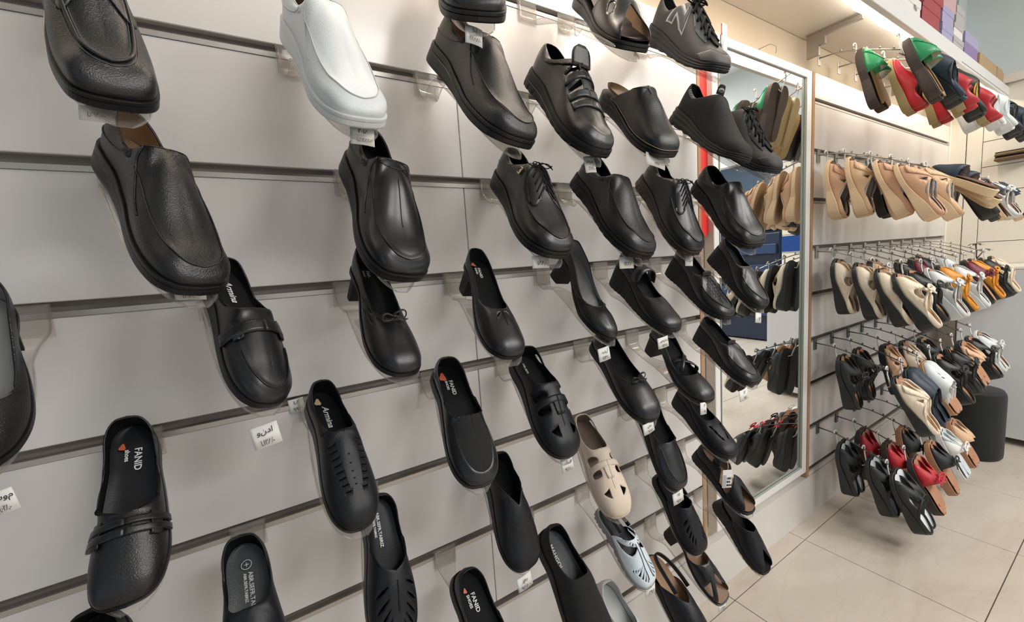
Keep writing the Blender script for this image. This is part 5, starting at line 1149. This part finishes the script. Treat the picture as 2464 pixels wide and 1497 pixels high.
BK = tm((.014, .017, .017), .45); NV = tm((.02, .035, .06)); CR = tm((.80, .70, .55), .5); BG = tm((.72, .49, .30), .5); BG2 = tm((.66, .40, .25), .5); WT = tm((.72, .76, .76), .45); OR = tm((.72, .30, .03), .5); RE = tm((.50, .02, .03), .4); BU = tm((.18, .02, .04), .5); GR = tm((.03, .30, .12), .35); YE = tm((.75, .45, .04), .5); GY2 = tm((.35, .34, .33), .5); TN = tm((.70, .45, .28), .5); WP = tm((.78, .78, .75), .6); CKD = tm((.05, .035, .03), .6); LGR = tm((.55, .60, .62), .6); OL = tm((.38, .30, .14), .5)
TPL = dict(
 cream=('leaf', CR, BK, FOOT, CR, 'cream bow sandal', CR),
 beige=('crossback', BG, tm((.80, .60, .38), .55), FOOTD, GY2, 'beige cross-strap slide'),
 beige2=('crossback', BG2, tm((.80, .60, .38), .55), FOOTD, GY2, 'apricot cross-strap slide'),
 navy=('band', NV, tm((.70, .55, .34), .55), FOOTD, GY2, 'navy band slide'),
 blackleaf=('leaf', BK, BK, FOOT, BK, 'black bow sandal', BK),
 whitebow=('leaf', WT, WT, FOOT, GY2, 'white bow sandal', WT),
 orange=('leaf', OR, BK, FOOT, OR, 'orange bow sandal', OR),
 wine=('band', BU, BK, FOOT, BU, 'wine red band sandal', BU),
 green=('band', GR, CKD, tm((.35, .22, .10), .5), WT, 'glossy green slide', None, None, GR),
 red=('sneak', RE, OL, FOOT, WT, 'red and olive shoe'),
 blackclog=('leaf', BK, BK, WT, BK, 'black white-lined clog'),
 redbow=('band', RE, CKD, FOOT, RE, 'red crumpled-bow sandal', RE),
 whiteclog=('clogfull', WT, WT, WT, WT, 'white closed clog'),
 blackyellow=('clogfull', BK, BK, YE, YE, 'black yellow-lined clog'),
 navyclog=('clogfull', NV, BK, BK, BK, 'dark navy closed clog'),
 pleat=('band', WP, WP, LGR, WP, 'white pleated sandal', WP, None, LGR),
 tanslide=('band', TN, FOOT, FOOT, WT, 'tan band slide'),
 creamx=('crossback', CR, BK, FOOT, CR, 'cream cross-strap sandal', None),
 fringe=('band', BK, FOOT, FOOT, BK, 'black fringed sandal', BK),
 whitetan=('clog', WT, tm((.50, .27, .12), .5), FOOT, WT, 'white tan-soled clog', None, True),
 tan=('cross', TN, BK, FOOT, TN, 'brown cross-strap sandal'),
)
_cache = {}
def place(kind, M, label, group):
    if kind not in _cache:
        T = sandal(*TPL[kind]); _cache[kind] = T; c = T
    else:
        T = _cache[kind]; c = T.copy(); COL.objects.link(c)
        for ch in T.children: d = ch.copy(); COL.objects.link(d); d.parent = c
    c.matrix_world = Matrix(M.tolist()); c['label'] = label; c['category'] = 'sandal' if TPL[kind][0] not in ('sneak',) else 'shoe'; c['group'] = group
    return c
def hangM(x, y, z, tilt, yaw, roll=0):
    """toe up, upper side away from the wall; (x,y,z) is the toe end"""
    a, b = radians(tilt), radians(yaw)
    f = np.array([0, sin(a), cos(a)]); u = np.array([0, -cos(a), sin(a)]); r = np.cross(f, u)
    Rz = np.array([[cos(b), -sin(b), 0], [sin(b), cos(b), 0], [0, 0, 1]]); f, u, r = Rz @ f, Rz @ u, Rz @ r
    M = np.eye(4); M[:3, 0] = r; M[:3, 1] = f; M[:3, 2] = u; M[:3, 3] = np.array([x, y, z])-f*.228; return M
HOOK = mat('white_hanger_plastic', (.80, .80, .77), .4)
armT = {}
def arm(x, z, n, steel, label, L=.25, drop=.075):
    T = empty('display_hook', label, 'display hook', 'sloping display hooks', Matrix.Translation((x, -.002, z)))
    key = (n, L, steel.name)
    if key not in armT:
        T2 = []
        T2.append(MB().box((-.012, -.004, -.045), (.012, -.001, .006), 0, None, .0008).build('hook_plate', steel, T))
        b = MB(); P = [(0, 0, -.015), (0, -.05, -.02)]+[(0, -.05-(L-.05)*t, -.02-drop*t**1.3) for t in np.linspace(.1, 1, 8)]; b.tube(P, .0026, 6); T2.append(b.build('rod', steel, T, True))
        b = MB()
        for i in range(n):
            t = (i+.6)/n; y = -.05-(L-.05)*t; b.ball((0, y, -.02-drop*t**1.3+.0065), .0042, 8); b.tube([(0, y, -.02-drop*t**1.3), (0, y, -.02-drop*t**1.3+.005)], .0014, 5)
        T2.append(b.build('stop_balls', steel, T, True)); T2[-1]['kind'] = 'stuff'; armT[key] = T2
    else:
        for o in armT[key]: d = o.copy(); COL.objects.link(d); d.parent = T
    return T
hk = {}
def hanger(x, y, z, label, yaw=0):
    T = empty('shoe_hanger', label, 'hanger', 'white plastic shoe hangers', Matrix.Translation((x, y, z)) @ Matrix.Rotation(radians(yaw), 4, 'Z'))
    if 'a' not in hk:
        b = MB(); P = [(-.010, .0, .002)]+[(.0-.010*cos(a), 0, .004+.010*sin(a)) for a in np.linspace(.3, pi, 7)]+[(.010, 0, -.02), (.004, -.008, -.045), (0, -.014, -.065)]
        b.tube(P, .0028, 6); hk['a'] = b.build('hook', HOOK, T, True)
        b = MB(); b.tube([(-.030, -.012, -.062), (-.010, -.014, -.064), (.010, -.014, -.064), (.030, -.02, -.070), (.036, -.03, -.085)], .0022, 6); hk['b'] = b.build('crossbar', HOOK, T, True)
    else:
        for k_ in ('a', 'b'): d = hk[k_].copy(); COL.objects.link(d); d.parent = T
    return T
ROWN = {8: 'top', 7: 'second', 5: 'third', 3: 'fourth', 1: 'lowest'}
ORD = ['first', 'second', 'third', 'fourth', 'fifth', 'sixth', 'seventh', 'eighth', 'ninth', 'tenth', 'eleventh']
DARKST = mat('dark_steel', (.16, .17, .165), .4, metal=.8)
XS = [2.045, 2.215, 2.395, 2.565, 2.745, 2.93, 3.10, 3.285, 3.49]
# row, z of the rail, steel, arms: list (x, [(slot, kind)...])
def armrow(row, z, steel, arms, n=5, L=.25, tilt0=6, tilt1=24, drop=.075, hl=0.0):
    for ai, (x, items) in enumerate(arms):
        arm(x, z, n, steel, 'sloping metal display hook, %s from the mirror in the %s hanging row' % (ORD[ai], ROWN[row]), L, drop)
        for si, (t, kind, *ex) in enumerate(items):
            y = -.05-(L-.05)*t; zz_ = z-.02-drop*max(t, 0)**1.3; tl = tilt0+(tilt1-tilt0)*t; yw = -3+random.uniform(-6, 6)+(ex[0] if ex else 0)
            hanger(x, y, zz_+.002, 'white hanger %s from the wall, %s hook of the %s row' % (ORD[si], ORD[ai], ROWN[row]), yw)
            for k_ in (0, 1):
                M = hangM(x+(-.026 if k_ == 0 else .040), y-.010+(-.004 if k_ == 0 else .004), zz_-.030-(.0 if k_ == 0 else .006)+random.uniform(-.003, .003), tl+(ex[1] if len(ex) > 1 else 0)+random.uniform(-2, 2), yw+(8 if k_ == 0 else 2))
                place(kind, M, '%s, %s of pair %s, %s hook, %s row' % (TPL[kind][5], ['left', 'right'][k_], ['nearest the wall', 'second out', 'third out', 'outermost'][si], ORD[ai], ROWN[row]), TPL[kind][5].split(' on ')[0].split(' with ')[0]+' pairs')
# third row (groove 5): cream sandals in front
armrow(5, zg(5)-.004, STEEL, [
 (XS[0], [(.02, 'cream'), (.36, 'cream'), (.70, 'cream'), (.95, 'cream')]),
 (XS[1], [(.3, 'tan'), (.9, 'blackleaf')]),
 (XS[2], [(.5, 'blackleaf'), (.98, 'whitebow')]),
 (XS[3], [(.5, 'wine'), (.95, 'orange')]),
 (XS[4], [(.4, 'blackleaf'), (.98, 'whitebow')]),
 (XS[5], [(.6, 'whitebow'), (.98, 'wine')]),
 (XS[6], [(.95, 'orange')]),
 (XS[7], [(.98, 'blackleaf')]),
 (XS[8], [(.98, 'creamx')])])
# second row (groove 7): beige slides
armrow(7, zg(7)-.004, STEEL, [
 (XS[0], [(-.10, 'beige2'), (.20, 'beige'), (.62, 'beige2'), (.92, 'beige2')]),
 (XS[1], [(.3, 'tan'), (.95, 'beige')]),
 (XS[2], [(.6, 'beige'), (.98, 'navy', -14, 30)]),
 (XS[3], [(.5, 'tan'), (.98, 'navy', -10, 22)]),
 (XS[4], [(.6, 'whitebow'), (.98, 'blackleaf')]),
 (XS[5], [(.98, 'tan')]),
 (XS[6], [(.98, 'navy')]),
 (XS[7], [(.98, 'whitebow', -10)]),
 (XS[8], [(.98, 'navy')])], tilt0=4, tilt1=26)
# fourth row (groove 3)
armrow(3, zg(3)-.006, DARKST, [
 (XS[0], [(.12, 'blackleaf'), (.98, 'creamx')]),
 (XS[1], [(.10, 'blackleaf'), (.95, 'navyclog')]),
 (XS[2], [(.3, 'tan'), (.98, 'whitetan')]),
 (XS[3], [(.4, 'creamx'), (.98, 'blackleaf')]),
 (XS[4], [(.5, 'blackleaf'), (.98, 'blackleaf')]),
 (XS[5], [(.98, 'tan')]),
 (XS[6], [(.98, 'blackleaf')]),
 (XS[7], [(.98, 'whitebow')])])
# lowest row (groove 1)
armrow(1, zg(1)-.006, DARKST, [
 (2.085, [(.10, 'blackclog'), (.60, 'blackclog'), (.98, 'blackclog')]),
 (2.285, [(.10, 'redbow'), (.55, 'redbow'), (.98, 'redbow')]),
 (2.50, [(.5, 'fringe'), (.98, 'fringe')]),
 (2.69, [(.95, 'pleat')]),
 (2.87, [(.4, 'pleat'), (.95, 'tanslide')])])
# top row under the shelf
armrow(8, 2.012, STEEL, [
 (2.035, [(.35, 'green', -8), (.98, 'green', -4)]),
 (2.22, [(.5, 'red'), (.95, 'navyclog')]),
 (2.40, [(.9, 'red')]),
 (2.57, [(.5, 'red'), (.95, 'blackyellow')]),
 (2.75, [(.95, 'red')]),
 (2.93, [(.6, 'whiteclog'), (.95, 'whiteclog')]),
 (3.12, [(.95, 'whiteclog')]),
 (3.32, [(.95, 'blackclog')]),
 (3.50, [(.98, 'navyclog')])], tilt0=8, tilt1=22, drop=.035)
#tag(MB().box((2.01, -.004, 1.985), (3.90, .0315, 2.03), 0, None, .001).build('top_rail', ALU), 'narrow metal rail under the shelf that carries the top display arms', 'rail')

# ------------------------------------------------------------------ lettering becomes mesh
bpy.context.view_layer.update(); dg = bpy.context.evaluated_depsgraph_get(); _tc = {}
for o in [o for o in SC.objects if o.type == 'FONT']:
    me = bpy.data.meshes.new_from_object(o.evaluated_get(dg)); nm = o.name.split('.')[0]
    n = bpy.data.objects.new(nm, me); COL.objects.link(n); n.parent = o.parent; n.matrix_local = o.matrix_local.copy()
    bpy.data.objects.remove(o)
